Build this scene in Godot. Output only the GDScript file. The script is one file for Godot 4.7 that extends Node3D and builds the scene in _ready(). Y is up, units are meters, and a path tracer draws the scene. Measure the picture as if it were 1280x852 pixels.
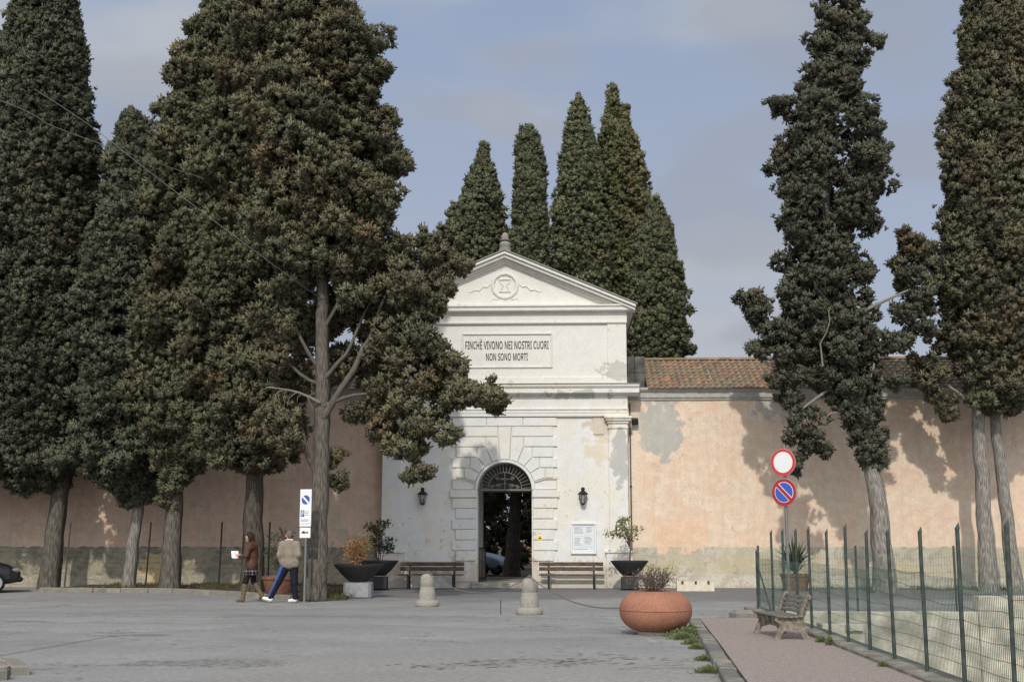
extends Node3D
# Cemetery gate with cypresses. Units are metres; the gate front stands at z = -40, the camera at the origin.

const GX := -1.765          # middle axis of the gate
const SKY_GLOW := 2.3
const GZ := -40.0           # front plane of the gate
var rng := RandomNumberGenerator.new()
var M := {}
var T := {}
var taken := {}

# ------------------------------------------------------------------ mesh helpers
func mb() -> SurfaceTool:
	var st := SurfaceTool.new()
	st.begin(Mesh.PRIMITIVE_TRIANGLES)
	return st

func tri(st: SurfaceTool, a: Vector3, b: Vector3, c: Vector3, n: Vector3):
	# a, b, c run counter-clockwise seen from outside
	var l := [a, c, b]
	for p in l:
		st.set_normal(n)
		st.set_uv(Vector2(p.x, -p.y))
		st.add_vertex(p)

func face(st: SurfaceTool, pts: Array, ref: Vector3):
	var cen := Vector3.ZERO
	for p in pts: cen += p
	cen /= pts.size()
	var n := Vector3.ZERO
	for i in pts.size():
		n += (pts[i] - cen).cross(pts[(i + 1) % pts.size()] - cen)
	if n.length() < 1e-12: return
	n = n.normalized()
	if n.dot(cen - ref) < 0.0:
		pts = pts.duplicate()
		pts.reverse()
		n = -n
	for i in range(1, pts.size() - 1):
		tri(st, pts[0], pts[i], pts[i + 1], n)

func box(st: SurfaceTool, a: Vector3, b: Vector3, bev := 0.0, xf := Transform3D.IDENTITY):
	var lo := Vector3(min(a.x, b.x), min(a.y, b.y), min(a.z, b.z))
	var hi := Vector3(max(a.x, b.x), max(a.y, b.y), max(a.z, b.z))
	var c := (lo + hi) * 0.5
	var h := (hi - lo) * 0.5
	bev = min(bev, min(h.x, min(h.y, h.z)) * 0.9)
	var cc := xf * c
	for ax in 3:
		var u := (ax + 1) % 3
		var v := (ax + 2) % 3
		for s in [-1.0, 1.0]:
			var pts := []
			for q in [[-1, -1], [1, -1], [1, 1], [-1, 1]]:
				var p := Vector3.ZERO
				p[ax] = s * h[ax]
				p[u] = q[0] * (h[u] - bev)
				p[v] = q[1] * (h[v] - bev)
				pts.append(xf * (c + p))
			face(st, pts, cc)
	if bev <= 0.0: return
	for ax in 3:
		var u := (ax + 1) % 3
		var v := (ax + 2) % 3
		for su in [-1.0, 1.0]:
			for sv in [-1.0, 1.0]:
				var pts := []
				for q in [[-1, 0], [1, 0], [1, 1], [-1, 1]]:
					var p := Vector3.ZERO
					p[ax] = q[0] * (h[ax] - bev)
					p[u] = su * (h[u] - (bev if q[1] == 1 else 0.0))
					p[v] = sv * (h[v] - (0.0 if q[1] == 1 else bev))
					pts.append(xf * (c + p))
				face(st, pts, cc)
	for sx in [-1.0, 1.0]:
		for sy in [-1.0, 1.0]:
			for sz in [-1.0, 1.0]:
				face(st, [xf * (c + Vector3(sx * h.x, sy * (h.y - bev), sz * (h.z - bev))), xf * (c + Vector3(sx * (h.x - bev), sy * h.y, sz * (h.z - bev))), xf * (c + Vector3(sx * (h.x - bev), sy * (h.y - bev), sz * h.z))], cc)

func ccw(poly: Array) -> Array:
	var s := 0.0
	for i in poly.size():
		var a: Vector2 = poly[i]
		var b: Vector2 = poly[(i + 1) % poly.size()]
		s += a.x * b.y - b.x * a.y
	if s < 0.0:
		poly = poly.duplicate()
		poly.reverse()
	return poly

func inset(poly: Array, d: float) -> Array:
	var r := []
	var n := poly.size()
	for i in n:
		var a: Vector2 = poly[(i + n - 1) % n]
		var b: Vector2 = poly[i]
		var c: Vector2 = poly[(i + 1) % n]
		var e1 := (b - a).normalized()
		var e2 := (c - b).normalized()
		var n1 := Vector2(-e1.y, e1.x)
		var n2 := Vector2(-e2.y, e2.x)
		var m := n1 + n2
		if m.length() < 0.01: m = n1
		m = m.normalized()
		r.append(b + m * (d / max(0.35, m.dot(n1))))
	return r

# polygon in local XY pushed out along local Z from z0 to z1, its front edge chamfered
func prism(st: SurfaceTool, poly: Array, z0: float, z1: float, bev := 0.0, xf := Transform3D.IDENTITY):
	poly = ccw(poly)
	var front := inset(poly, bev) if bev > 0.0 else poly
	var idx := Geometry2D.triangulate_polygon(PackedVector2Array(front))
	var nz := (xf.basis * Vector3(0, 0, 1)).normalized()
	for k in range(0, idx.size(), 3):
		var p := []
		for j in 3: p.append(front[idx[k + j]])
		p = ccw(p)
		tri(st, xf * Vector3(p[0].x, p[0].y, z1), xf * Vector3(p[1].x, p[1].y, z1), xf * Vector3(p[2].x, p[2].y, z1), nz)
	idx = Geometry2D.triangulate_polygon(PackedVector2Array(poly))
	for k in range(0, idx.size(), 3):
		var p := []
		for j in 3: p.append(poly[idx[k + j]])
		p = ccw(p)
		tri(st, xf * Vector3(p[0].x, p[0].y, z0), xf * Vector3(p[2].x, p[2].y, z0), xf * Vector3(p[1].x, p[1].y, z0), -nz)
	var n := poly.size()
	for i in n:
		var a: Vector2 = poly[i]
		var b: Vector2 = poly[(i + 1) % n]
		var fa: Vector2 = front[i]
		var fb: Vector2 = front[(i + 1) % n]
		var e := (b - a).normalized()
		var nn := (xf.basis * Vector3(e.y, -e.x, 0)).normalized()
		var zs := z1 - bev
		tri(st, xf * Vector3(a.x, a.y, z0), xf * Vector3(b.x, b.y, z0), xf * Vector3(b.x, b.y, zs), nn)
		tri(st, xf * Vector3(a.x, a.y, z0), xf * Vector3(b.x, b.y, zs), xf * Vector3(a.x, a.y, zs), nn)
		if bev > 0.0:
			var nb := (nn + nz).normalized()
			tri(st, xf * Vector3(a.x, a.y, zs), xf * Vector3(b.x, b.y, zs), xf * Vector3(fb.x, fb.y, z1), nb)
			tri(st, xf * Vector3(a.x, a.y, zs), xf * Vector3(fb.x, fb.y, z1), xf * Vector3(fa.x, fa.y, z1), nb)

# profile given as (z, y) points, run along X from x0 to x1
func mould(st: SurfaceTool, prof: Array, x0: float, x1: float):
	# local X -> world Z, local Y -> world Y, local Z -> world -X
	var xf := Transform3D(Basis(Vector3(0, 0, 1), Vector3(0, 1, 0), Vector3(-1, 0, 0)), Vector3.ZERO)
	prism(st, prof, -x1, -x0, 0.0, xf)

func vert(st: SurfaceTool, p: Vector3, n: Vector3, uv: Vector2):
	st.set_normal(n)
	st.set_uv(uv)
	st.add_vertex(p)

func tube(st: SurfaceTool, pts: Array, radii, sides := 8, flute := 0.0, seedv := 0, vs := 1.0):
	var n := pts.size()
	var rings := []
	var up := Vector3(0.123, 0.31, 0.94).normalized()
	var dist := 0.0
	var u_rep: float = 1.0
	for i in n:
		var d: Vector3 = (pts[min(i + 1, n - 1)] - pts[max(i - 1, 0)]).normalized()
		var ux := up.cross(d)
		if ux.length() < 0.05: ux = Vector3(1, 0, 0).cross(d)
		ux = ux.normalized()
		var uy := d.cross(ux)
		up = -ux.cross(d) if false else uy
		var r: float = radii[i] if radii is Array else radii
		if i > 0: dist += pts[i].distance_to(pts[i - 1])
		var ring := []
		for k in sides + 1:
			var a := TAU * (k % sides) / sides
			var rr := r
			if flute > 0.0:
				rr = r * (1.0 + flute * (sin(a * 3.0 + seedv + i * 0.13) * 0.5 + sin(a * 7.0 + seedv * 2.0 - i * 0.21) * 0.35 + sin(a * 5.0 + i * 0.9 + seedv) * 0.25))
			var nn := ux * cos(a) + uy * sin(a)
			ring.append([pts[i] + nn * rr, nn, Vector2(float(k) / sides * u_rep, dist * vs)])
		rings.append(ring)
	for i in n - 1:
		for k in sides:
			var a = rings[i][k]
			var b = rings[i][k + 1]
			var c = rings[i + 1][k + 1]
			var d = rings[i + 1][k]
			var order := [a, c, b, a, d, c]
			var g: Vector3 = (b[0] - a[0]).cross(d[0] - a[0])
			if g.dot(a[1]) < 0.0: order = [a, b, c, a, c, d]
			for q in order: vert(st, q[0], q[1], q[2])
	for e in [0, n - 1]:
		var dd: Vector3 = (pts[1] - pts[0]).normalized() * -1.0 if e == 0 else (pts[n - 1] - pts[n - 2]).normalized()
		var ps := []
		for k in sides: ps.append(rings[e][k][0])
		face(st, ps, pts[e] - dd)

func lathe(st: SurfaceTool, prof: Array, segs := 20, xf := Transform3D.IDENTITY, sx := 1.0, sz := 1.0):
	# prof: Vector2(radius, y) from bottom to top
	var n := prof.size()
	for i in n - 1:
		var a: Vector2 = prof[i]
		var b: Vector2 = prof[i + 1]
		var e := (b - a)
		if e.length() < 1e-6: continue
		e = e.normalized()
		var na := Vector2(e.y, -e.x)
		var nb := na
		if i > 0:
			var e0: Vector2 = (prof[i] - prof[i - 1])
			if e0.length() > 1e-6:
				e0 = e0.normalized()
				if e0.dot(e) > 0.7: na = (na + Vector2(e0.y, -e0.x)).normalized()
		if i < n - 2:
			var e2: Vector2 = (prof[i + 2] - prof[i + 1])
			if e2.length() > 1e-6:
				e2 = e2.normalized()
				if e2.dot(e) > 0.7: nb = (nb + Vector2(e2.y, -e2.x)).normalized()
		for k in segs:
			var t0 := TAU * k / segs
			var t1 := TAU * (k + 1) / segs
			var q := []
			for w in [[a, t0, na], [a, t1, na], [b, t1, nb], [b, t0, nb]]:
				var p: Vector2 = w[0]
				var nn: Vector2 = w[2]
				var tt: float = w[1]
				q.append([xf * Vector3(cos(tt) * p.x * sx, p.y, sin(tt) * p.x * sz), (xf.basis * Vector3(cos(tt) * nn.x / sx, nn.y, sin(tt) * nn.x / sz)).normalized(), Vector2(tt / TAU, p.y)])
			# seen from outside, t grows clockwise around +Y (x to z), so a(t0) b(t0) b(t1) a(t1) is counter-clockwise
			for o in [0, 1, 2, 0, 2, 3]: vert(st, q[o][0], q[o][1], q[o][2])

func cat(a: Vector3, b: Vector3, sag: float, n := 16) -> Array:
	var r := []
	for i in n + 1:
		var t := float(i) / n
		r.append(a.lerp(b, t) - Vector3(0, sag * 4.0 * t * (1.0 - t), 0))
	return r

func numbered(called: String) -> String:
	if not taken.has(called):
		taken[called] = 0
		return called
	taken[called] += 1
	return "%s_%03d" % [called, taken[called]]

func obj(called: String, st: SurfaceTool, m: Material, parent: Node3D = null) -> MeshInstance3D:
	var o := MeshInstance3D.new()
	o.mesh = st.commit()
	o.material_override = m
	o.cast_shadow = GeometryInstance3D.SHADOW_CASTING_SETTING_ON
	if parent == null:
		o.name = numbered(called)
		add_child(o)
	else:
		o.name = called
		parent.add_child(o, true)
	return o

func thing(called: String, label: String, category: String, at := Vector3.ZERO, turn := 0.0, group := "") -> Node3D:
	var o := Node3D.new()
	o.name = numbered(called)
	add_child(o)
	o.position = at
	o.rotation.y = turn
	tag(o, label, category, group)
	return o

func tag(o: Node3D, label: String, category: String, group := ""):
	o.set_meta("label", label)
	o.set_meta("category", category)
	if group != "": o.set_meta("group", group)

func struct(o: Node3D) -> Node3D:
	o.set_meta("kind", "structure")
	return o

func multi(called: String, mesh: Mesh, xfs: Array, cols: Array, m: Material, parent: Node3D = null) -> MultiMeshInstance3D:
	var mm := MultiMesh.new()
	mm.transform_format = MultiMesh.TRANSFORM_3D
	mm.use_colors = cols.size() > 0
	mm.mesh = mesh
	mm.instance_count = xfs.size()
	for i in xfs.size():
		mm.set_instance_transform(i, xfs[i])
		if cols.size() > 0: mm.set_instance_color(i, cols[i])
	var o := MultiMeshInstance3D.new()
	o.multimesh = mm
	o.material_override = m
	if parent == null:
		o.name = numbered(called)
		add_child(o)
	else:
		o.name = called
		parent.add_child(o, true)
	return o

# ------------------------------------------------------------------ textures and materials
func noise(freq: float, oct: int, seedv: int, type := FastNoiseLite.TYPE_SIMPLEX_SMOOTH) -> FastNoiseLite:
	var f := FastNoiseLite.new()
	f.noise_type = type
	f.frequency = freq
	f.fractal_octaves = oct
	f.seed = seedv
	return f

func tex(img: Image) -> ImageTexture:
	img.generate_mipmaps()
	return ImageTexture.create_from_image(img)

# seamless grey texture between lo and hi
func grey(size: int, freq: float, oct: int, seedv: int, lo: float, hi: float, stretch := 1, power := 1.0) -> Image:
	var src := noise(freq, oct, seedv).get_seamless_image(size, size / stretch)
	src.convert(Image.FORMAT_L8)
	if stretch > 1: src.resize(size, size, Image.INTERPOLATE_CUBIC)
	var d := src.get_data()
	var lut := PackedByteArray()
	for i in 256: lut.append(int(clampf(lo + (hi - lo) * pow(i / 255.0, power), 0, 1) * 255.0))
	for i in d.size(): d[i] = lut[d[i]]
	return Image.create_from_data(size, size, false, Image.FORMAT_L8, d)

func mulimg(a: Image, b: Image) -> Image:
	var x := a.get_data()
	var y := b.get_data()
	for i in x.size(): x[i] = x[i] * y[i] / 255
	return Image.create_from_data(a.get_width(), a.get_height(), false, Image.FORMAT_L8, x)

func rgb(img: Image) -> Image:
	img.convert(Image.FORMAT_RGB8)
	return img

func nmap(img: Image, s: float) -> ImageTexture:
	var i: Image = img.duplicate()
	i.convert(Image.FORMAT_RGBA8)
	i.bump_map_to_normal_map(s)
	return tex(i)

func mat(c: Color, rough := 0.85, t = null, scale := 1.0, n = null, nstr := 0.6, metal := 0.0, triplanar := true) -> StandardMaterial3D:
	var m := StandardMaterial3D.new()
	m.albedo_color = c
	m.roughness = rough
	m.metallic = metal
	m.metallic_specular = 0.35
	if t != null: m.albedo_texture = t
	if n != null:
		m.normal_enabled = true
		m.normal_texture = n
		m.normal_scale = nstr
	if triplanar:
		m.uv1_triplanar = true
		m.uv1_world_triplanar = true
	m.uv1_scale = Vector3(scale, scale, scale)
	return m

func hexc(r: int, g: int, b: int) -> Color:
	return Color(r / 255.0, g / 255.0, b / 255.0)

func make_textures():
	var fine := mulimg(grey(512, 0.09, 4, 11, 0.72, 1.0), grey(512, 0.012, 4, 12, 0.84, 1.0))
	T.fine = tex(rgb(fine.duplicate()))
	T.fine_n = nmap(grey(512, 0.11, 4, 13, 0.0, 1.0), 3.0)
	var blotch := mulimg(grey(512, 0.01, 6, 21, 0.62, 1.0), grey(512, 0.12, 3, 22, 0.85, 1.0))
	T.blotch = tex(rgb(blotch))
	T.blotch_n = nmap(grey(512, 0.02, 6, 23, 0.0, 1.0), 4.0)
	var bark := mulimg(grey(512, 0.035, 5, 31, 0.55, 1.0, 4), grey(512, 0.012, 4, 32, 0.72, 1.0))
	T.bark = tex(rgb(bark.duplicate()))
	T.bark_n = nmap(grey(512, 0.035, 5, 31, 0.0, 1.0, 4), 9.0)
	var grain := mulimg(grey(512, 0.05, 4, 41, 0.55, 1.0, 8), grey(512, 0.02, 4, 42, 0.75, 1.0))
	grain.rotate_90(CLOCKWISE)
	T.wood = tex(rgb(grain))
	var gran := mulimg(grey(512, 0.2, 3, 51, 0.45, 1.0), grey(512, 0.015, 4, 52, 0.82, 1.0))
	T.granite = tex(rgb(gran))
	var gravel := mulimg(grey(512, 0.24, 2, 61, 0.56, 1.0), grey(512, 0.05, 4, 62, 0.86, 1.0))
	T.gravel = tex(rgb(gravel.duplicate()))
	T.gravel_n = nmap(grey(512, 0.2, 3, 61, 0.0, 1.0), 3.0)
	# plaid of the skirt: print on cloth
	var pl := Image.create(64, 64, false, Image.FORMAT_RGB8)
	for y in 64:
		for x in 64:
			var v := 0.12
			if x % 32 < 5: v += 0.28
			if y % 32 < 5: v += 0.28
			if x % 32 > 18 and x % 32 < 21: v += 0.14
			if y % 32 > 18 and y % 32 < 21: v += 0.14
			pl.set_pixel(x, y, Color(v * 1.0, v * 0.98, v * 1.0))
	T.plaid = tex(pl)

func make_materials():
	M.white_plaster = mat(hexc(226, 223, 214), 0.9, T.fine, 0.7, T.fine_n, 0.25)
	M.stone = mat(hexc(228, 225, 214), 0.88, T.fine, 0.9, T.fine_n, 0.35)
	M.step = mat(hexc(214, 208, 192), 0.85, T.blotch, 0.5, T.fine_n, 0.3)
	M.iron = mat(hexc(58, 58, 56), 0.6, T.fine, 2.0, null, 0.5, 0.3)
	M.iron_pale = mat(hexc(158, 156, 148), 0.65, T.fine, 2.0, null, 0.5, 0.2)
	M.letter = mat(hexc(58, 55, 52), 0.8, T.fine, 3.0)
	M.lichen = mat(hexc(226, 220, 206), 0.95, T.granite, 1.2, T.gravel_n, 0.5)
	M.roof_tile = mat(hexc(255, 255, 255), 0.9, T.fine, 1.5, T.fine_n, 0.3)
	M.roof_tile.vertex_color_use_as_albedo = true
	M.bark = mat(hexc(152, 144, 132), 0.95, T.bark, 1.0, T.bark_n, 0.8, 0.0, false)
	M.bark.uv1_scale = Vector3(2, 0.55, 1)
	M.bark_dark = mat(hexc(134, 124, 110), 0.95, T.bark, 1.0, T.bark_n, 0.8, 0.0, false)
	M.bark_dark.uv1_scale = Vector3(2, 0.55, 1)
	M.bark_pale = mat(hexc(206, 198, 186), 0.95, T.bark, 1.0, T.bark_n, 0.8, 0.0, false)
	M.bark_pale.uv1_scale = Vector3(2, 0.5, 1)
	M.dead_wood = mat(hexc(168, 160, 146), 0.9, T.fine, 2.0)
	M.leaf = mat(Color(1, 1, 1), 0.75, null, 1.0, null, 0.5, 0.0, false)
	M.leaf.vertex_color_use_as_albedo = true
	M.leaf.cull_mode = BaseMaterial3D.CULL_DISABLED
	M.leaf.backlight_enabled = true
	M.leaf.backlight = Color(0.46, 0.5, 0.3)
	M.concrete = mat(hexc(178, 172, 158), 0.92, T.blotch, 0.35, T.blotch_n, 0.4)
	M.concrete_pale = mat(hexc(246, 238, 216), 0.92, T.blotch, 0.3, T.blotch_n, 0.5)
	M.concrete_grey = mat(hexc(128, 126, 120), 0.92, T.blotch, 0.4, T.blotch_n, 0.5)
	M.cream = mat(hexc(248, 236, 212), 0.9, T.fine, 0.8)
	M.kerb = mat(hexc(204, 198, 184), 0.92, T.granite, 0.8, T.gravel_n, 0.5)
	M.kerb_dark = mat(hexc(176, 172, 162), 0.92, T.granite, 0.8, T.gravel_n, 0.5)
	M.pink_paving = mat(hexc(210, 192, 180), 0.92, T.gravel, 0.3, T.gravel_n, 0.35)
	M.soil = mat(hexc(112, 102, 82), 1.0, T.blotch, 0.8, T.gravel_n, 1.0)
	M.asphalt_plain = mat(hexc(190, 189, 187), 0.93, T.gravel, 0.8, T.gravel_n, 0.4)
	M.gravel_path = mat(hexc(120, 112, 100), 0.95, T.gravel, 0.8, T.gravel_n, 0.6)
	M.terracotta = mat(hexc(204, 144, 116), 0.8, T.fine, 0.5, T.fine_n, 0.35)
	M.terracotta_pot = mat(hexc(176, 128, 104), 0.85, T.blotch, 1.2, T.fine_n, 0.35)
	M.dark_bowl = mat(hexc(74, 74, 76), 0.6, T.fine, 1.2, T.fine_n, 0.15)
	M.steel = mat(hexc(206, 208, 210), 0.42, T.fine, 1.0, T.fine_n, 0.12, 0.6)
	M.galvanised = mat(hexc(168, 172, 174), 0.5, T.fine, 2.0, null, 0.5, 0.6)
	M.bench_wood = mat(hexc(142, 124, 104), 0.85, T.wood, 0.9, null)
	M.bench_old = mat(hexc(172, 164, 152), 0.9, T.wood, 0.9, null)
	M.cast_iron = mat(hexc(64, 66, 68), 0.6, T.fine, 2.0, null, 0.5, 0.2)
	M.bench_frame = mat(hexc(176, 166, 148), 0.85, T.blotch, 2.0, T.fine_n, 0.4)
	M.granite = mat(hexc(232, 226, 210), 0.9, T.granite, 1.4, T.gravel_n, 0.7)
	M.green_post = mat(hexc(92, 104, 98), 0.6, T.blotch, 1.3, null, 0.5, 0.1)
	M.wire = mat(hexc(96, 116, 102), 0.55, null, 1.0, null, 0.5, 0.2)
	M.wire_grey = mat(hexc(120, 122, 118), 0.6, null, 1.0, null, 0.5, 0.3)
	M.rust_post = mat(hexc(116, 108, 94), 0.8, T.blotch, 2.0)
	M.sign_white = mat(hexc(232, 232, 230), 0.45)
	M.sign_red = mat(hexc(204, 66, 64), 0.55)
	M.sign_dark_red = mat(hexc(172, 50, 54), 0.55)
	M.sign_blue = mat(hexc(66, 94, 182), 0.55)
	M.sign_grey = mat(hexc(150, 152, 152), 0.6, T.fine, 2.0)
	M.paper = mat(hexc(214, 224, 229), 0.8, null, 3.0)
	M.print = mat(hexc(142, 158, 172), 0.8)
	M.yellow = mat(hexc(236, 200, 30), 0.6)
	M.black = mat(hexc(30, 30, 30), 0.6)
	M.car_black = mat(hexc(26, 27, 30), 0.3)
	M.car_black.clearcoat_enabled = true
	M.car_black.clearcoat = 0.7
	M.car_grey = mat(hexc(132, 146, 162), 0.35)
	M.car_grey.clearcoat_enabled = true
	M.car_grey.clearcoat = 0.6
	M.glass_dark = mat(hexc(22, 26, 28), 0.08)
	M.rubber = mat(hexc(28, 28, 28), 0.9)
	M.rim = mat(hexc(176, 178, 182), 0.4, null, 1.0, null, 0.5, 0.5)
	M.lamp_glass = mat(hexc(220, 220, 210), 0.15)
	M.lamp_glass.transparency = BaseMaterial3D.TRANSPARENCY_ALPHA
	M.lamp_glass.albedo_color.a = 0.25
	M.skin = mat(hexc(198, 150, 124), 0.6)
	M.skin.subsurf_scatter_enabled = false
	M.leather = mat(hexc(112, 76, 58), 0.55, T.blotch, 3.0, T.fine_n, 0.3)
	M.hair_brown = mat(hexc(64, 46, 36), 0.7, T.fine, 4.0)
	M.hair_grey = mat(hexc(138, 128, 120), 0.8, T.fine, 4.0)
	M.tights = mat(hexc(30, 30, 32), 0.9)
	M.boots = mat(hexc(142, 124, 98), 0.75, T.blotch, 3.0)
	M.skirt = mat(Color(1, 1, 1), 0.9, T.plaid, 3.2)
	M.jacket = mat(hexc(176, 164, 148), 0.9, T.fine, 3.0, T.fine_n, 0.3)
	M.collar = mat(hexc(210, 200, 190), 0.9)
	M.trousers = mat(hexc(32, 36, 52), 0.8, T.fine, 3.0)
	M.stripe = mat(hexc(62, 92, 150), 0.85)
	M.shoe = mat(hexc(226, 224, 220), 0.7)
	M.cable = mat(hexc(110, 110, 108), 0.7)
	M.palm = mat(hexc(72, 82, 58), 0.7)
	M.palm.cull_mode = BaseMaterial3D.CULL_DISABLED
	M.twig = mat(hexc(128, 114, 102), 0.95, T.fine, 3.0)

func sm(a: float, b: float, x: float) -> float:
	var t := clampf((x - a) / (b - a), 0.0, 1.0)
	return t * t * (3.0 - 2.0 * t)

func img_from(w: int, h: int, data: PackedByteArray) -> ImageTexture:
	return tex(Image.create_from_data(w, h, false, Image.FORMAT_RGB8, data))

# plaster of a boundary wall: limewash, bare render and damp dado with grain and outlines of their own
func wall_texture(w: int, h: int, len_m: float, high_m: float, seedv: int, left: bool) -> ImageTexture:
	var n1 := noise(0.55, 5, seedv)
	var n2 := noise(2.6, 4, seedv + 1)
	var n3 := noise(11.0, 2, seedv + 2)
	var n4 := noise(0.9, 4, seedv + 3)
	var d := PackedByteArray()
	d.resize(w * h * 3)
	var peach := Vector3(224, 202, 178)
	var pink := Vector3(224, 197, 173)
	var pale := Vector3(225, 209, 189)
	var render_grey := Vector3(182, 180, 172)
	var dado := Vector3(188, 180, 162)
	var ochre := Vector3(192, 180, 150)
	var chalk := Vector3(204, 198, 184)
	var moss := Vector3(152, 147, 128)
	if left:
		peach = Vector3(222, 194, 172)
		pink = Vector3(216, 187, 166)
		pale = Vector3(224, 200, 180)
		dado = Vector3(160, 154, 138)
		ochre = Vector3(176, 164, 138)
		chalk = Vector3(178, 170, 152)
		moss = Vector3(118, 114, 98)
	var i := 0
	for py in h:
		var y := (1.0 - (py + 0.5) / h) * high_m
		for px in w:
			var x := (px + 0.5) / w * len_m
			var a := n1.get_noise_2d(x, y)
			var b := n2.get_noise_2d(x, y)
			var g := n3.get_noise_2d(x, y)
			var e := n4.get_noise_2d(x * 1.3, y)
			var c := peach.lerp(pink, sm(-0.2, 0.25, a))
			c = c.lerp(pale, 0.6 * sm(-0.15, 0.5, b * 0.6 + e))
			if left:
				# a few washed rectangles and stains
				c = c.lerp(chalk, 0.45 * sm(0.2, 0.34, e + b * 0.4 - absf(y - 1.6) * 0.16))
			else:
				# bare render under the cornice, next to the gate, and a slimmer run beside the pilaster
				var q := Vector2((x - 1.05) / 0.85, (y - 5.05) / 1.1).length() + b * 0.55 + maxf(0.0, 4.6 - y) * 0.5 * absf(x - 1.25)
				c = c.lerp(render_grey, 0.9 * (1.0 - sm(0.85, 1.0, q)))
				c = c.lerp(pale, 0.7 * (1.0 - sm(0.2, 0.55, x + b * 0.5)))
				q = Vector2((x - 4.9) / 0.9, (y - 5.8) / 0.5).length() + b * 0.6
				c = c.lerp(render_grey, 0.8 * (1.0 - sm(0.8, 1.0, q)))
				# brighter repair coat low on the left
				if x > 0.75 and x < 2.55 and y < 2.15 + b * 0.1 and y > 0.95 + b * 0.25: c = c.lerp(Vector3(226, 190, 158), 0.5)
			var run := n2.get_noise_2d(x * 1.7 + 31.0, y * 0.12)
			c *= 1.0 - 0.025 * sm(0.1, 0.5, run + g * 0.2)
			if absf(n1.get_noise_2d(x * 0.8 + 17.0, y * 1.1 + b * 0.3)) < 0.0045 and e > 0.0: c *= 0.86
			var line := 1.28 + b * 0.05
			if not left and x > 0.9 and x < 2.4: line -= 0.22 * sm(-0.1, 0.3, e + 0.2)
			if y < line:
				var k := dado.lerp(ochre, 0.9 * sm(-0.1, 0.3, a * 0.5 + b * 0.35 + 0.26 - absf(y - 0.66) * 0.75))
				k = k.lerp(chalk, 0.6 * sm(-0.05, 0.4, e + b * 0.5))
				k = k.lerp(moss, 0.6 * sm(0.0, 0.45, b - a * 0.5 + (0.12 if left else -0.12)))
				if y < 0.36 + a * 0.2: k = k.lerp(chalk, 0.85 * sm(-0.2, 0.15, b + g * 0.5))
				if left:
					var q2 := Vector2((x - 10.9) / 0.6, (y - 0.62) / 0.55).length() + b * 0.4
					k = k.lerp(Vector3(212, 192, 146), 0.9 * (1.0 - sm(0.85, 1.0, q2)))
					# courses of the old masonry come through the worn render
					if e + b * 0.4 > 0.02 and absf(fposmod(y + b * 0.05, 0.17) - 0.085) < 0.012: k *= 0.78
				c = k
			var s := 1.0 + g * 0.05 + b * 0.045
			d[i] = int(clampf(c.x * s, 0, 255))
			d[i + 1] = int(clampf(c.y * s, 0, 255))
			d[i + 2] = int(clampf(c.z * s, 0, 255))
			i += 3
	return img_from(w, h, d)

func facade_texture(w: int, h: int) -> ImageTexture:
	# covers x from GX - 5 to GX + 5 and y from 0 to 11
	var n1 := noise(0.5, 5, 71)
	var n2 := noise(2.4, 4, 72)
	var n3 := noise(12.0, 2, 73)
	var d := PackedByteArray()
	d.resize(w * h * 3)
	var i := 0
	for py in h:
		var y := (1.0 - (py + 0.5) / h) * 11.0
		for px in w:
			var x := (px + 0.5) / w * 10.0 - 5.0
			var a := n1.get_noise_2d(x, y)
			var b := n2.get_noise_2d(x, y)
			var g := n3.get_noise_2d(x, y)
			var c := Vector3(226, 225, 221).lerp(Vector3(227, 223, 212), sm(-0.2, 0.3, a))
			if y > 6.45: c = Vector3(226, 224, 215).lerp(Vector3(225, 223, 216), sm(-0.1, 0.3, b))
			# grey weathering on the right pilaster and beside it
			var q := Vector2((x - 3.72) / 0.34, (y - 4.1) / 1.0).length() + b * 0.75
			c = c.lerp(Vector3(184, 184, 178), 0.85 * (1.0 - sm(0.8, 1.0, q)))
			q = Vector2((x - 3.05) / 0.5, (y - 5.1) / 0.42).length() + b * 0.7
			c = c.lerp(Vector3(206, 192, 172), 0.75 * (1.0 - sm(0.75, 1.0, q)))
			q = Vector2((x - 3.0) / 0.55, (y - 4.35) / 0.45).length() + b * 0.8
			c = c.lerp(Vector3(222, 206, 178), 0.6 * (1.0 - sm(0.7, 1.0, q)))
			q = Vector2((x - 3.7) / 0.6, (y - 6.85) / 0.35).length() + b * 0.8
			c = c.lerp(Vector3(188, 188, 176), 0.75 * (1.0 - sm(0.75, 1.0, q)))
			q = Vector2((x - 2.4) / 0.8, (y - 6.1) / 0.14).length() + b * 1.4
			c = c.lerp(Vector3(176, 176, 168), 0.7 * (1.0 - sm(0.7, 1.0, q)))
			# flaking and rising damp near the ground
			var low := sm(1.35, 0.2, y) + b * 0.9 + a * 0.6
			c = c.lerp(Vector3(196, 186, 170), 0.65 * sm(0.55, 0.75, low))
			c = c.lerp(Vector3(210, 176, 158), 0.5 * sm(0.22, 0.4, n2.get_noise_2d(x + 40.0, y) - 0.12 * y))
			c = c.lerp(Vector3(168, 164, 154), 0.5 * sm(0.22, 0.4, n1.get_noise_2d(x * 3.0, y * 3.0 + 9.0) - 0.14 * y + b * 0.3))
			var s := 1.0 + g * 0.035 + b * 0.03
			d[i] = int(clampf(c.x * s, 0, 255))
			d[i + 1] = int(clampf(c.y * s, 0, 255))
			d[i + 2] = int(clampf(c.z * s, 0, 255))
			i += 3
	return img_from(w, h, d)

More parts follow.
